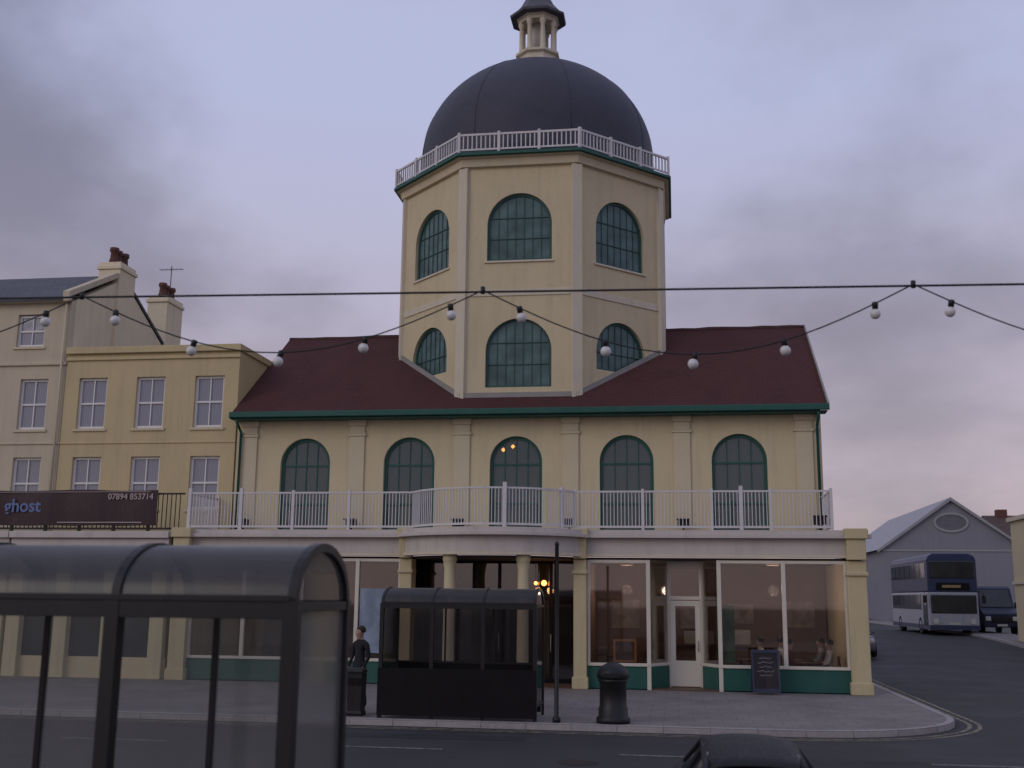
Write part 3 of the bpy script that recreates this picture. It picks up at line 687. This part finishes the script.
def car(x,y,z,rot,col,label,group=None,Ht=1.44,rw=.58,rough=.3):
    e=thing('parked_car',label,'car',(x,y,z),rot,group)
    B=paint('car_paint_'+label.split()[0],col,rough,.05,.1,2,.02,.4)
    st=[(-2.0,.62,.32,.62),(-1.93,.74,.25,.78),(-1.6,.8,.22,.84),(-1.0,.83,.2,.9),(0,.84,.2,.93),(1.1,.84,.2,.95),(1.7,.82,.22,.95),(1.95,.76,.26,.88),(2.05,.66,.34,.7)]
    v=[];f=[]
    for (yy,hw,zb,zt) in st:
        yy=-yy
        zm=zb+(zt-zb)*.45
        sec=[(-hw*.9,zb),(-hw,zb+.08),(-hw*1.01,zm),(-hw*.97,zt-.06),(-hw*.88,zt),(hw*.88,zt),(hw*.97,zt-.06),(hw*1.01,zm),(hw,zb+.08),(hw*.9,zb)]
        v+=[(a,yy,b) for a,b in sec]
    n=10
    for i in range(len(st)-1):
        for k in range(n): l=(k+1)%n; f.append((i*n+k,i*n+l,(i+1)*n+l,(i+1)*n+k))
    f+=[tuple(range(n)),tuple(range((len(st)-1)*n,len(st)*n))]
    MB().add(v,f,0,None,True).obj('body',B,e)
    k_=Ht-1.44
    cab=[(1.15,.72,.88,.70,.9),(.45,.74,.9,rw,1.32+k_),(.1,.75,.92,rw,1.39+k_),(-.6,.75,.92,rw,1.4+k_),(-1.35,.73,.92,rw-.03,1.34+k_),(-1.9,.68,.9,.62,.93)]
    v=[];f=[]
    for yy,hb,zb,ht,zt in cab: v+=[(-hb,yy,zb),(-ht,yy,zt),(ht,yy,zt),(hb,yy,zb)]
    for i in range(len(cab)-1):
        for k in range(4): l=(k+1)%4; f.append((4*i+k,4*i+l,4*i+4+l,4*i+4+k))
    MB().add(v,f).obj('window',CG,e)
    v=[];f=[]; rs=[(.5,1.325),(.3,1.375),(0,1.42),(-.6,1.435),(-1.1,1.41),(-1.4,1.35)]
    for yy,zt in rs:
        for q in range(9):
            xx=(-1+2*q/8)*(rw+.02); v.append((xx,yy,zt+k_-.045*abs(-1+2*q/8)**3))
    for i in range(len(rs)-1):
        for q in range(8): f.append((9*i+q,9*i+q+1,9*i+10+q,9*i+9+q))
    ro=MB().add(v,f,0,None,True)
    for sx in (-1,1):
        ro.tube([(sx*.72,1.12,.9),(sx*(rw+.02),.47,1.32+k_),(sx*(rw+.02),-.4,1.38+k_),(sx*rw,-1.35,1.34+k_),(sx*.66,-1.88,.93)],.035,6)
        ro.tube([(sx*.755,-.3,.92),(sx*(rw+.03),-.3,1.38+k_)],.035,6)
    o=ro.obj('roof',B,e,recalc=False); sd=o.modifiers.new('sol','SOLIDIFY'); sd.thickness=.02
    for sx in (-.76,.76):
        for wy in (-1.25,1.3): wheel(e,sx,wy,.3,.19)
        m=MB(); m.lathe([(.02,-.04),(.1,-.03),(.12,0),(.1,.03)],14,M=T(sx*.78,1.98,.66)@Matrix.Rotation(pi/2,4,'X')); m.obj('headlight',HL,e)
        MB().box(sx*.82-.08,sx*.82+.08,-2.02,-1.9,.62,.82).obj('tail_light',TL,e,bev=.02)
        m=MB(); m.box(sx*1.12-.07,sx*1.12+.07,.75,.85,.92,1.03); m.obj('wing_mirror',B,e,bev=.02)
    MB().box(-.26,.26,2.04,2.06,.38,.5).obj('number_plate',CHROME,e)
    m=MB(); m.box(-.4,.4,2.02,2.05,.54,.64); m.obj('grille',BLACK,e)
    return e
e=car(5.44,-22.75,-.12,pi,(.006,.006,.009),'dark car waiting on the seafront road',None,1.33,.45,.6); e.scale=(.88,.95,.97)
car(11.95,16,g(16)-.12,pi,(.1,.1,.12),'grey parked car beside the footway','parked cars in the side road')
# dark blue van beside the bus
V_=thing('parked_van','dark blue high-roofed van standing beside the bus','van',(22.2,31.0,HZ-.1))
VB=paint('van_blue',(.012,.018,.045),.35,.1,.2,1)
side=[(0,.4),(4.9,.4),(4.9,2.5),(4.75,2.62),(1.75,2.62),(1.5,2.5),(.85,1.45),(.08,1.15)]
MB().plate(side,[],-.95,.95,0,RZ(pi/2)).obj('body',VB,V_,bev=.07)
m=MB(); m.add([(-.82,.86,1.48),(.82,.86,1.48),(.76,1.44,2.42),(-.76,1.44,2.42),(-.82,.9,1.46),(.82,.9,1.46),(.76,1.48,2.4),(-.76,1.48,2.4)],[(0,1,2,3),(4,7,6,5),(0,4,5,1),(1,5,6,2),(2,6,7,3),(3,7,4,0)],0,T(0,-.02,.01)); m.obj('windscreen',CG,V_)
for sx in (-1,1):
    MB().box(sx*.95-.012,sx*.95+.012,1.35,2.2,1.45,2.2).obj('window',CG,V_,bev=.01)
    MB().box(sx*.7-.14,sx*.7+.14,-.02,.06,.75,.98).obj('headlight',HL,V_,bev=.03)
    MB().box(sx*1.1-.09,sx*1.1+.09,1.1,1.18,1.4,1.75).obj('wing_mirror',BLACK,V_,bev=.02)
    for wy in (.9,3.9): wheel(V_,sx*.84,wy,.34,.22)
MB().box(-.5,.5,-.015,.05,.68,.95).obj('grille',BLACK,V_,bev=.01); MB().box(-.26,.26,-.02,.03,.46,.58).obj('number_plate',CHROME,V_)

BU=thing('double_decker_bus','white and blue double-decker bus facing the seafront','bus',(19.45,29.7,g(29.7)-.12))
bw=1.28; L_=10.4; bh=4.35
BWH=paint('bus_white',(.33,.34,.38),.4,.08,.35,1); BBL=paint('bus_blue',(.030,.042,.095),.4,.08,.3,1)
m=MB(); m.plate([(-bw,.32),(bw,.32),(bw,2.3),(-bw,2.3)],[],0,L_); m.obj('body',BWH,BU,bev=.1)
m=MB()
sec=[(-bw,2.28),(bw,2.28),(bw,4.0),(bw-.1,4.22),(bw-.35,bh),(-bw+.35,bh),(-bw+.1,4.22),(-bw,4.0)]
m.plate(sec,[],.03,L_-.02); m.obj('upper_deck',BBL,BU,bev=.06)
MB().box(-bw+.1,bw-.1,-.03,.1,1.15,2.15).obj('windscreen',CG,BU,bev=.05); MB().box(-bw+.12,bw-.12,-.005,.1,3.0,3.95).obj('windscreen',CG,BU,bev=.05)
for i in range(7):
    y0=.5+i*1.38
    for sx in (-1,1):
        MB().box(sx*bw-.02,sx*bw+.02,y0,y0+1.25,3.05,3.85).obj('window',CG,BU,bev=.01)
        if i>0: MB().box(sx*bw-.02,sx*bw+.02,y0,y0+1.25,1.35,2.15).obj('window',CG,BU,bev=.01)
MB().box(-bw-.025,-bw+.02,.35,1.4,.5,2.2).obj('door',CG,BU,bev=.01)
m=MB(); m.box(-.85,.85,-.035,.05,2.4,2.78); o=m.obj('destination_board',DARK,BU,bev=.02)
MB().box(-.55,.4,-.04,-.034,2.52,2.66).obj('display_strip',glow('amber_display',(.25,.17,.08),.02),o)
for sx in (-1,1):
    m=MB(); m.lathe([(.02,-.04),(.13,-.03),(.15,.02)],14,M=T(sx*.95,-.02,.75)@Matrix.Rotation(pi/2,4,'X')); m.obj('headlight',HL,BU)
    m=MB(); m.tube([(sx*bw,.05,2.35),(sx*(bw+.22),-.15,2.3),(sx*(bw+.22),-.15,2.05)],.02,6); m.box(sx*(bw+.22)-.1,sx*(bw+.22)+.1,-.2,-.14,1.7,2.1); m.obj('wing_mirror',BLACK,BU)
    for wy in (2.3,8.0): wheel(BU,sx*(bw-.14),wy,.48,.3)
m=MB(); m.box(-bw-.004,bw+.004,-.008,L_,.3,.55); m.obj('skirt',BBL,BU); 
m=MB(); m.box(-.3,.3,-.02,0,.56,.68); m.obj('number_plate',CHROME,BU)

# ------------------------------------------------------------------ shelters
def shelter(x0,nb,bay,yf,depth,eave,top,pr,label,lower=False,beam=.12,z=0,back=None):
    e=thing('bus_shelter',label,'bus shelter',(x0,yf,z),0)
    GL=SHELD if lower else SHELG
    Lx=nb*bay; fr=MB()
    back=back or [i*bay for i in range(nb+1)]
    def arc(n=14,off=0): 
        return [(depth/2-(depth/2+off)*cos(pi*i/n), eave+(top-eave+off)*sin(pi*i/n)) for i in range(n+1)]
    for i,x in enumerate(back):
        q=pr*(.7 if i in (0,len(back)-1) else .45); fr.box(x-q,x+q,depth-q,depth+q,0,eave)
    for i in range(nb+1):
        x=i*bay
        fr.box(x-pr,x+pr,-pr,pr,0,eave)
        a=arc(16,.02); b=arc(16,-.05); pts=a+list(reversed(b))
        rw=pr*.62
        v=[(x-rw,p,q) for p,q in pts]+[(x+rw,p,q) for p,q in pts]; n=len(pts); f=[]
        for k in range(n): l=(k+1)%n; f.append((k,l,l+n,k+n))
        for k in range(16): f.append((k,k+1,n-2-k,n-1-k)); f.append((n+k,n+k+1,n+n-2-k,n+n-1-k))
        fr.add(v,f)
    fr.box(0,Lx,-pr*.9,pr*.9,eave-beam,eave); fr.box(0,Lx,depth-pr*.6,depth+pr*.6,eave-beam,eave)
    fr.box(0,Lx,-pr*1.1,-pr*.95,eave-.01,eave+.035)
    for x in (0,Lx): fr.box(x-pr*.6,x+pr*.6,pr,depth-pr,eave-beam*.6,eave-.01); fr.box(x-pr*.5,x+pr*.5,pr,depth-pr,.25,.31)
    fr.box(0,Lx,depth-.03,depth+.03,.25,.31)
    if lower: fr.box(0,Lx,depth-.03,depth+.03,1.02,1.07)
    fr.obj('frame',BLACK,e,bev=.008)
    a=arc(16,0); v=[];f=[]
    for (p,q) in a: v+=[(-.02,p,q),(Lx+.02,p,q)]
    for k in range(16): f.append((2*k,2*k+1,2*k+3,2*k+2))
    MB().add(v,f,0,None,True).obj('roof',SMOKD if lower else SMOKE,e,recalc=False)
    for i in range(len(back)-1): MB().box(back[i]+pr*.5,back[i+1]-pr*.5,depth-.004,depth+.004,.31 if not lower else 1.07,eave-beam).obj('back_panel',GL,e)
    for x in (0,Lx):
        MB().box(x-.004,x+.004,pr,depth-pr,.31,eave-beam*.6).obj('end_panel',GL,e)
        pts=[(p,q) for p,q in arc(14,-.05)]
        MB().add([(x,p,q) for p,q in pts],[tuple(range(len(pts)))]).obj('gable_panel',GL,e)
    if lower:
        MB().box(pr,Lx-pr,depth-.03,depth+.01,.06,1.03).obj('lower_panel',DARK,e)
        MB().box(-pr*.9,Lx+pr*.9,-.05-pr,-pr-.01,.06,1.0).obj('front_panel',DARK,e)
    s=MB(); s.box(.2,Lx-.2,depth-.45,depth-.15,.5,.54)
    for x in (.5,Lx-.5): s.box(x-.03,x+.03,depth-.33,depth-.27,0,.5)
    s.obj('seat',DARK,e,bev=.01)
    return e
SX=2.13-1.33*3
shelter(SX,3,1.33,-25.56,1.25,2.41,2.82,.055,'black framed bus shelter with curved smoked roof, close by',False,.13,0,[0,-.45-SX,1.05-SX,3.99])
shelter(-1.27,3,1.07,-10.4,1.35,2.3,2.62,.04,'dark bus shelter with curved roof and solid lower panel',True,.1)

P_=thing('bus_stop_pole','thin dark pole beside the far bus shelter','pole',(2.38,-10.4,0))
MB().lathe([(.08,0),(.08,.08),(.045,.12),(.04,3.5),(.05,3.52),(.03,3.58)],14).obj('pole',BLACK,P_)
MB().box(-.02,.02,-.3,-.05,2.6,3.2).obj('flag_sign',DARK,P_)
b=thing('litter_bin','black cast litter bin with domed lid near kerb','bin',(3.5,-10.2,0))
MB().lathe([(.34,0),(.34,.1),(.3,.13),(.29,.3),(.27,.33),(.27,.78),(.3,.8),(.3,.86)],28).obj('body',BLACK,b)
m=MB(); m.lathe([(.31,.862),(.33,.88),(.32,.98),(.24,1.1),(.1,1.17),(0.001,1.19)],28); m.box(-.16,.16,-.335,-.2,.9,.98); m.obj('lid',BLACK,b)
b=thing('litter_bin','black square litter bin beside the shelter','bin',(-1.85,-10.1,0))
m=MB(); m.lathe([(.24,0),(.25,.06),(.22,.1),(.24,.85),(.26,.9),(.2,.96)],4,rot=pi/4,smooth=False); m.obj('body',BLACK,b,bev=.02)
MB().box(-.14,.14,-.19,-.16,.62,.76).obj('opening',DARK,b)
a=thing('a_board_sign','dark chalk a-board standing outside the cafe window','sign',(7.08,-2.5,0),.06)
RM=T(0,-.2,0)@Matrix.Rotation(-.17,4,'X')
m=MB(); m.plate(rect(-.36,.36,.06,1.16),[rect(-.31,.31,.16,1.08)],-.02,.02,0,RM)
m.plate(rect(-.36,.36,.06,1.16),[rect(-.31,.31,.16,1.08)],-.02,.02,0,T(0,.2,0)@Matrix.Rotation(.17,4,'X')); m.obj('frame',paint('board_frame',(.035,.045,.085),.6),a)
BRD=paint('chalkboard',(.025,.022,.026),.7,.3,.3,4)
m=MB(); m.plate(rect(-.31,.31,.16,1.08),[],-.008,.008,0,RM); m.plate(rect(-.31,.31,.16,1.08),[],-.008,.008,0,T(0,.2,0)@Matrix.Rotation(.17,4,'X')); m.obj('board',BRD,a)
CH=paint('chalk',(.3,.27,.28),.8,.3,.3,4)
m=MB(); random.seed(9)
for i in range(5):
    zz=.94-i*.11; hw=random.uniform(.1,.24)
    pts=[(-hw+2*hw*k/12,-.0,zz+random.uniform(-.025,.025)) for k in range(13)]
    m.tube([RM@Vector((p[0],-.012,p[2])) for p in pts],.008,4)
m.obj('chalk_marks',CH,a)

# ------------------------------------------------------------------ cafe furniture
def table(x,y):
    e=thing('cafe_table','small round cafe table inside the window','table',(x,y,.03),0,'cafe tables behind the shop window')
    MB().lathe([(.38,.7),(.4,.72),(.4,.74),(.0,.745)],24).obj('table_top',WOOD,e)
    MB().lathe([(.24,0),(.22,.03),(.04,.06),(.035,.7)],14).obj('table_leg',BLACK,e)
def chair(x,y,rot):
    e=thing('cafe_chair','dark wooden cafe chair drawn up to a table','chair',(x,y,.03),rot,'cafe chairs behind the shop window')
    MB().box(-.2,.2,-.2,.2,.43,.46).obj('seat',WOOD,e,bev=.01)
    for sx in (-.18,.18):
        for sy in (-.18,.18): MB().box(sx-.018,sx+.018,sy-.018,sy+.018,0,.43).obj('leg',WOOD,e)
    m=MB(); m.box(-.19,.19,-.2,-.17,.7,.92); m.box(-.19,-.16,-.2,-.17,.46,.7); m.box(.16,.19,-.2,-.17,.46,.7); m.obj('backrest',WOOD,e,bev=.01)
table(8.4,-1.2); chair(8.97,-1.2,pi/2); chair(7.8,-1.2,-pi/2)
table(8.3,.2); chair(8.9,.2,pi/2); chair(7.7,.2,-pi/2)
table(6.6,.1); chair(6.0,.1,-pi/2); chair(7.2,.1,pi/2); table(3.1,.3); chair(2.65,.8,-2.5); chair(3.7,.4,pi/2+.3)
m=thing('menu_stand','small wooden menu board inside the window','sign',(3.35,-1.65,.03))
MB().plate(rect(-.32,.32,.68,1.3),[rect(-.26,.26,.74,1.24)],-.02,.02).obj('frame',paint('orange_wood',(.55,.25,.1),.5),m); MB().plate(rect(-.26,.26,.74,1.24),[],-.008,.008).obj('board',paint('menu_card',(.16,.09,.07),.6),m)
MB().box(-.03,.03,-.03,.03,0,.68).obj('leg',WOOD,m)
# ------------------------------------------------------------------ people
SKIN=paint('skin',(.42,.25,.18),.55,.1,.0,6,.05); HAIR=paint('hair',(.03,.02,.015),.6,.2,0,8); EYE=paint('eye_dark',(.03,.02,.02),.4)
def person(loc,rot,label,top,legs,pose='stand',group=None,hair=HAIR):
    V=[];E=[];R=[]
    def a(p,r,par=None):
        V.append(p);R.append(r)
        if par is not None: E.append((par,len(V)-1))
        return len(V)-1
    sit=pose=='sit'; dz=-.42 if sit else 0
    pel=a((0,0,.94+dz),.145); be=a((0,.0,1.1+dz),.13,pel); ch=a((0,-.01,1.28+dz),.155,be); uc=a((0,-.02,1.41+dz),.125,ch)
    ne=a((0,0,1.51+dz),.056,uc); he=a((0,.02,1.6+dz),.082,ne); hm=a((0,.018,1.66+dz),.098,he); ht=a((0,.0,1.735+dz),.07,hm)
    a((0,.115,1.63+dz),.018,he)
    for s in (-1,1):
        hp=a((s*.1,.01,.88+dz),.1,pel)
        if sit:
            kn=a((s*.12,.45,.5),.068,hp); an=a((s*.13,.44,.1),.045,kn); to=a((s*.13,.6,.045),.04,an)
        else:
            kn=a((s*.11,.03+.04*s,.5),.07,hp); an=a((s*.12,-.03+.06*s,.1),.046,kn); to=a((s*.14,.13+.06*s,.045),.04,an)
        sh=a((s*.185,-.02,1.4+dz),.065,uc)
        if sit: el=a((s*.25,.08,1.14+dz),.047,sh); wr=a((s*.17,.33,1.12+dz),.03,el); ha=a((s*.14,.4,1.13+dz),.034,wr); dr=Vector((-.2*s,1,0))
        else: el=a((s*.26,-.03,1.13),.047,sh); wr=a((s*.24,.1,.92),.03,el); ha=a((s*.235,.13,.85),.034,wr); dr=Vector((0,.25,-1))
        dr.normalize(); hv=Vector(V[ha])
        for k,(o,l) in enumerate(((-.03,.075),(-.01,.09),(.012,.085),(.032,.065))):
            b0=hv+dr*.035+Vector((0,o,0) if not sit else (o,0,0)); m1=b0+dr*l*.5; m2=b0+dr*l+Vector((-s*.015,0,-.01 if sit else 0))
            i1=a(tuple(b0),.0095,ha); i2=a(tuple(m1),.009,i1); a(tuple(m2),.007,i2)
        i1=a(tuple(hv+Vector((-s*.02,.04,.0))),.011,ha); a(tuple(hv+Vector((-s*.03,.065,-.03))),.009,i1)
    me=bpy.data.meshes.new('person'); me.from_pydata(V,E,[]); ob=bpy.data.objects.new('tmp',me); COL.objects.link(ob)
    ob.modifiers.new('s','SKIN')
    sv=me.skin_vertices[0].data
    for i,r in enumerate(R): sv[i].radius=(r,r*(.72 if i in (pel,be,ch,uc) else 1)) ; sv[i].use_root=(i==0)
    sb=ob.modifiers.new('b','SUBSURF'); sb.levels=2; sb.render_levels=2
    bpy.context.view_layer.update()
    m2=bpy.data.meshes.new_from_object(ob.evaluated_get(bpy.context.evaluated_depsgraph_get())); bpy.data.objects.remove(ob)
    m2.materials.clear()
    for mt in (top,legs,SKIN,RUB): m2.materials.append(mt)
    for p in m2.polygons:
        c=p.center; z=c.z-dz; i=0
        if z>1.5: i=2
        elif (not sit and z<.93 and abs(c.x)<.2) or (sit and (c.z<.56 or (c.y>.1 and c.z<.62))): i=1
        if c.z<.09: i=3
        if (not sit and abs(c.x)>.2 and z<.91) or (sit and c.y>.34 and c.z>.64): i=2
        p.material_index=i; p.use_smooth=True
    e=thing('person',label,'person',loc,rot,group)
    link('body',m2,e)
    h=MB(); h.lathe([(.102,1.645),(.108,1.68),(.1,1.73),(.075,1.775),(.03,1.795),(.001,1.797)],18,cap=False,M=T(0,-.018,dz)); h.obj('hair',hair,e)
    for s in (-1,1): MB().lathe([(.001,-.012),(.012,0),(.001,.012)],8,s*.033,.108,M=T(0,0,1.67+dz)).obj('eye',EYE,e)
    MB().box(-.022,.022,.095,.104,1.585+dz,1.592+dz).obj('mouth',EYE,e)
    return e
JK=paint('dark_jacket',(.018,.018,.022),.85,.2,.1,5); TR=paint('dark_trousers',(.015,.015,.02),.85,.2,.1,5)
LT=paint('pale_shirt',(.6,.57,.54),.8,.2,.1,5); RT=paint('red_top',(.2,.05,.05),.8,.2,.1,5); GT=paint('grey_top',(.25,.24,.26),.8,.2,.1,5)
person((-2.15,-8.9,0),2.6,'person standing in a dark jacket and dark trousers',JK,TR)
PG='people seated in the cafe'
person((8.91,-1.2,.03),pi/2,'seated person in a pale shirt at cafe table',LT,TR,'sit',PG)
person((7.85,-1.2,.03),-pi/2,'seated person in a dark red top at cafe table',RT,TR,'sit',PG)
person((7.15,.1,.03),pi/2,'seated person in a pale shirt further inside cafe',LT,TR,'sit',PG)
person((8.85,.2,.03),pi/2,'seated person in a grey top further inside cafe',GT,TR,'sit',PG)
person((7.75,.2,.03),-pi/2,'seated person in a pale shirt facing a friend',LT,TR,'sit',PG)

# ------------------------------------------------------------------ festoon lights
A0=Vector((-3.23,-21.33,5.96)); A1=Vector((8.68,-20.69,5.94)); D_=A1-A0
def LP(t_): return A0+D_*t_
c=MB(); c.tube([LP(-1+.05*i)+Vector((0,0,-.03*sin(pi*((i/60))))) for i in range(61)],.013,6)
o=c.obj('support_cable',BLACK); meta(o,'taut black support cable strung above the road','cable')
for t_ in (-1,2):
    p=LP(t_); e=thing('lamp_mast','tall dark mast holding the festoon cable','mast',(p.x,p.y,-.12),0,'masts holding the festoon cable')
    MB().lathe([(.13,0),(.13,.9),(.08,1.0),(.06,6.3),(.02,6.4)],14).obj('pole',BLACK,e)
random.seed(2)
bulb=None
for n in range(-2,4):
    ta,tb=.0867+.4065*n,.0867+.4065*(n+1)
    a=LP(ta)+Vector((0,0,-.01)); b=LP(tb)+Vector((0,0,-.01)); sag=.72 if n<1 else .78
    e=thing('festoon_lights','sagging black string with white globe bulbs','festoon lights',tuple(a),0,'festoon strings hanging over the road')
    pts=[]
    def pt(u): return (b-a)*u+Vector((0,0,-sag*4*u*(1-u)*(.8+.2*4*u*(1-u))+0))
    for i in range(25): pts.append(pt(i/24))
    w=MB(); w.tube(pts,.0085,5); w.tube([Vector((0,0,.04)),Vector((0,0,-.04))],.028,8); w.obj('wire',BLACK,e)
    for u in (.082,.288,.499,.703,.907):
        p=pt(u+random.uniform(-.006,.006)+(.012 if n==0 else 0))
        if bulb is None:
            hb=MB(); hb.lathe([(.028,.02),(.036,.0),(.032,-.06),(.02,-.065)],12); bulb=hb.obj('bulb_holder',BLACK,e,tuple(p))
            gb=MB(); gb.lathe([(.001,-.175),(.03,-.17),(.052,-.145),(.06,-.115),(.052,-.085),(.03,-.063),(.022,-.06)],16); gb.obj('bulb',BULB,bulb)
        else:
            q=copy_tree(bulb,tuple(p),None,e); q.rotation_euler=(random.uniform(-.25,.25),random.uniform(-.3,.3),0)

# ------------------------------------------------------------------ world and light
EL=radians(14); AZ=radians(222)
W=bpy.data.worlds.new('World'); S.world=W; W.use_nodes=True; t=W.node_tree
bg=t.nodes['Background']
sky=t.nodes.new('ShaderNodeTexSky'); sky.sky_type='NISHITA'; sky.sun_disc=False; sky.sun_elevation=EL; sky.sun_rotation=AZ
tc=t.nodes.new('ShaderNodeTexCoord').outputs['Generated']
sp=t.nodes.new('ShaderNodeSeparateXYZ'); t.links.new(tc,sp.inputs[0])
def math_(op,a,b,c=None):
    n=t.nodes.new('ShaderNodeMath'); n.operation=op
    for i,v_ in enumerate((a,b,c)):
        if v_ is None: continue
        if isinstance(v_,bpy.types.NodeSocket): t.links.new(v_,n.inputs[i])
        else: n.inputs[i].default_value=v_
    return n.outputs[0]
za=math_('ADD',math_('MAXIMUM',sp.outputs[2],0),.35)
dv=t.nodes.new('ShaderNodeVectorMath'); dv.operation='DIVIDE'; t.links.new(tc,dv.inputs[0])
cb=t.nodes.new('ShaderNodeCombineXYZ')
for i in range(3): t.links.new(za,cb.inputs[i])
t.links.new(cb.outputs[0],dv.inputs[1])
v=mapping(t,dv.outputs[0],(1.0,1.0,.8),(2.3,6.9,0))
n1=noise(t,v,2.0,6,.5); n2=noise(t,mapping(t,v,(1,1,1),(7,2,1)),5,5,.5)
s_=math_('MULTIPLY_ADD',n2,.22,n1)
wv=t.nodes.new('ShaderNodeTexNoise'); wv.inputs['Scale'].default_value=4; wv.inputs['Detail'].default_value=5; t.links.new(tc,wv.inputs['Vector'])
wsub=t.nodes.new('ShaderNodeVectorMath'); wsub.operation='SUBTRACT'; t.links.new(wv.outputs['Color'],wsub.inputs[0]); wsub.inputs[1].default_value=(.5,.5,.5)
wsc=t.nodes.new('ShaderNodeVectorMath'); wsc.operation='SCALE'; t.links.new(wsub.outputs[0],wsc.inputs[0]); wsc.inputs['Scale'].default_value=.22
wad=t.nodes.new('ShaderNodeVectorMath'); wad.operation='ADD'; t.links.new(tc,wad.inputs[0]); t.links.new(wsc.outputs[0],wad.inputs[1])
for d0,rad,amt in (((-.55,.76,.36),.18,.46),((.22,.93,.30),.2,.22),((-.33,.91,.24),.15,.2),((-.05,.88,.5),.22,-.18),((-.33,.82,.42),.14,-.14),((.3,.86,.42),.14,-.12)):
    ds=t.nodes.new('ShaderNodeVectorMath'); ds.operation='DISTANCE'; t.links.new(wad.outputs[0],ds.inputs[0]); ds.inputs[1].default_value=Vector(d0).normalized()
    s_=math_('ADD',s_,ramp(t,ds.outputs['Value'],0,rad*1.5,amt,0,True))
fs=ramp(t,s_,.50,1.0,0,1,True)
hi=mixc(t,ramp(t,sp.outputs[2],.04,.42),(.56,.44,.475),(.49,.52,.74))
lo=mixc(t,ramp(t,sp.outputs[2],.04,.42),(.37,.31,.355),(.22,.225,.325))
cl=mixc(t,fs,hi,lo)
sk=mixc(t,1.0,sky.outputs[0],(.09,.09,.09),'MULTIPLY')
fin=mixc(t,.93,sk,cl)
t.links.new(fin,bg.inputs[0]); bg.inputs[1].default_value=1.0
sl=bpy.data.lights.new('Sun','SUN'); sl.energy=.5; sl.angle=radians(30); sl.color=(1,.9,.76)
so=bpy.data.objects.new('Sun',sl); COL.objects.link(so)
dirv=Vector((sin(AZ)*cos(radians(25)),cos(AZ)*cos(radians(25)),sin(radians(25))))
so.rotation_euler=dirv.to_track_quat('Z','Y').to_euler()

# ------------------------------------------------------------------ camera
cam=bpy.data.cameras.new('Camera'); co=bpy.data.objects.new('Camera',cam); COL.objects.link(co)
cam.sensor_width=36; cam.lens=1100/1024*36; cam.clip_end=3000; cam.clip_start=.1
cam.dof.use_dof=True; cam.dof.focus_distance=34; cam.dof.aperture_fstop=1.5
co.matrix_world=T(4.81,-33.15,2.45)@Matrix.Rotation(radians(8.5),4,'Z')@Matrix.Rotation(radians(90+10.96),4,'X')@Matrix.Rotation(radians(.6),4,'Z')
S.camera=co
S.view_settings.view_transform='Standard'; S.view_settings.look='None'; S.view_settings.exposure=0
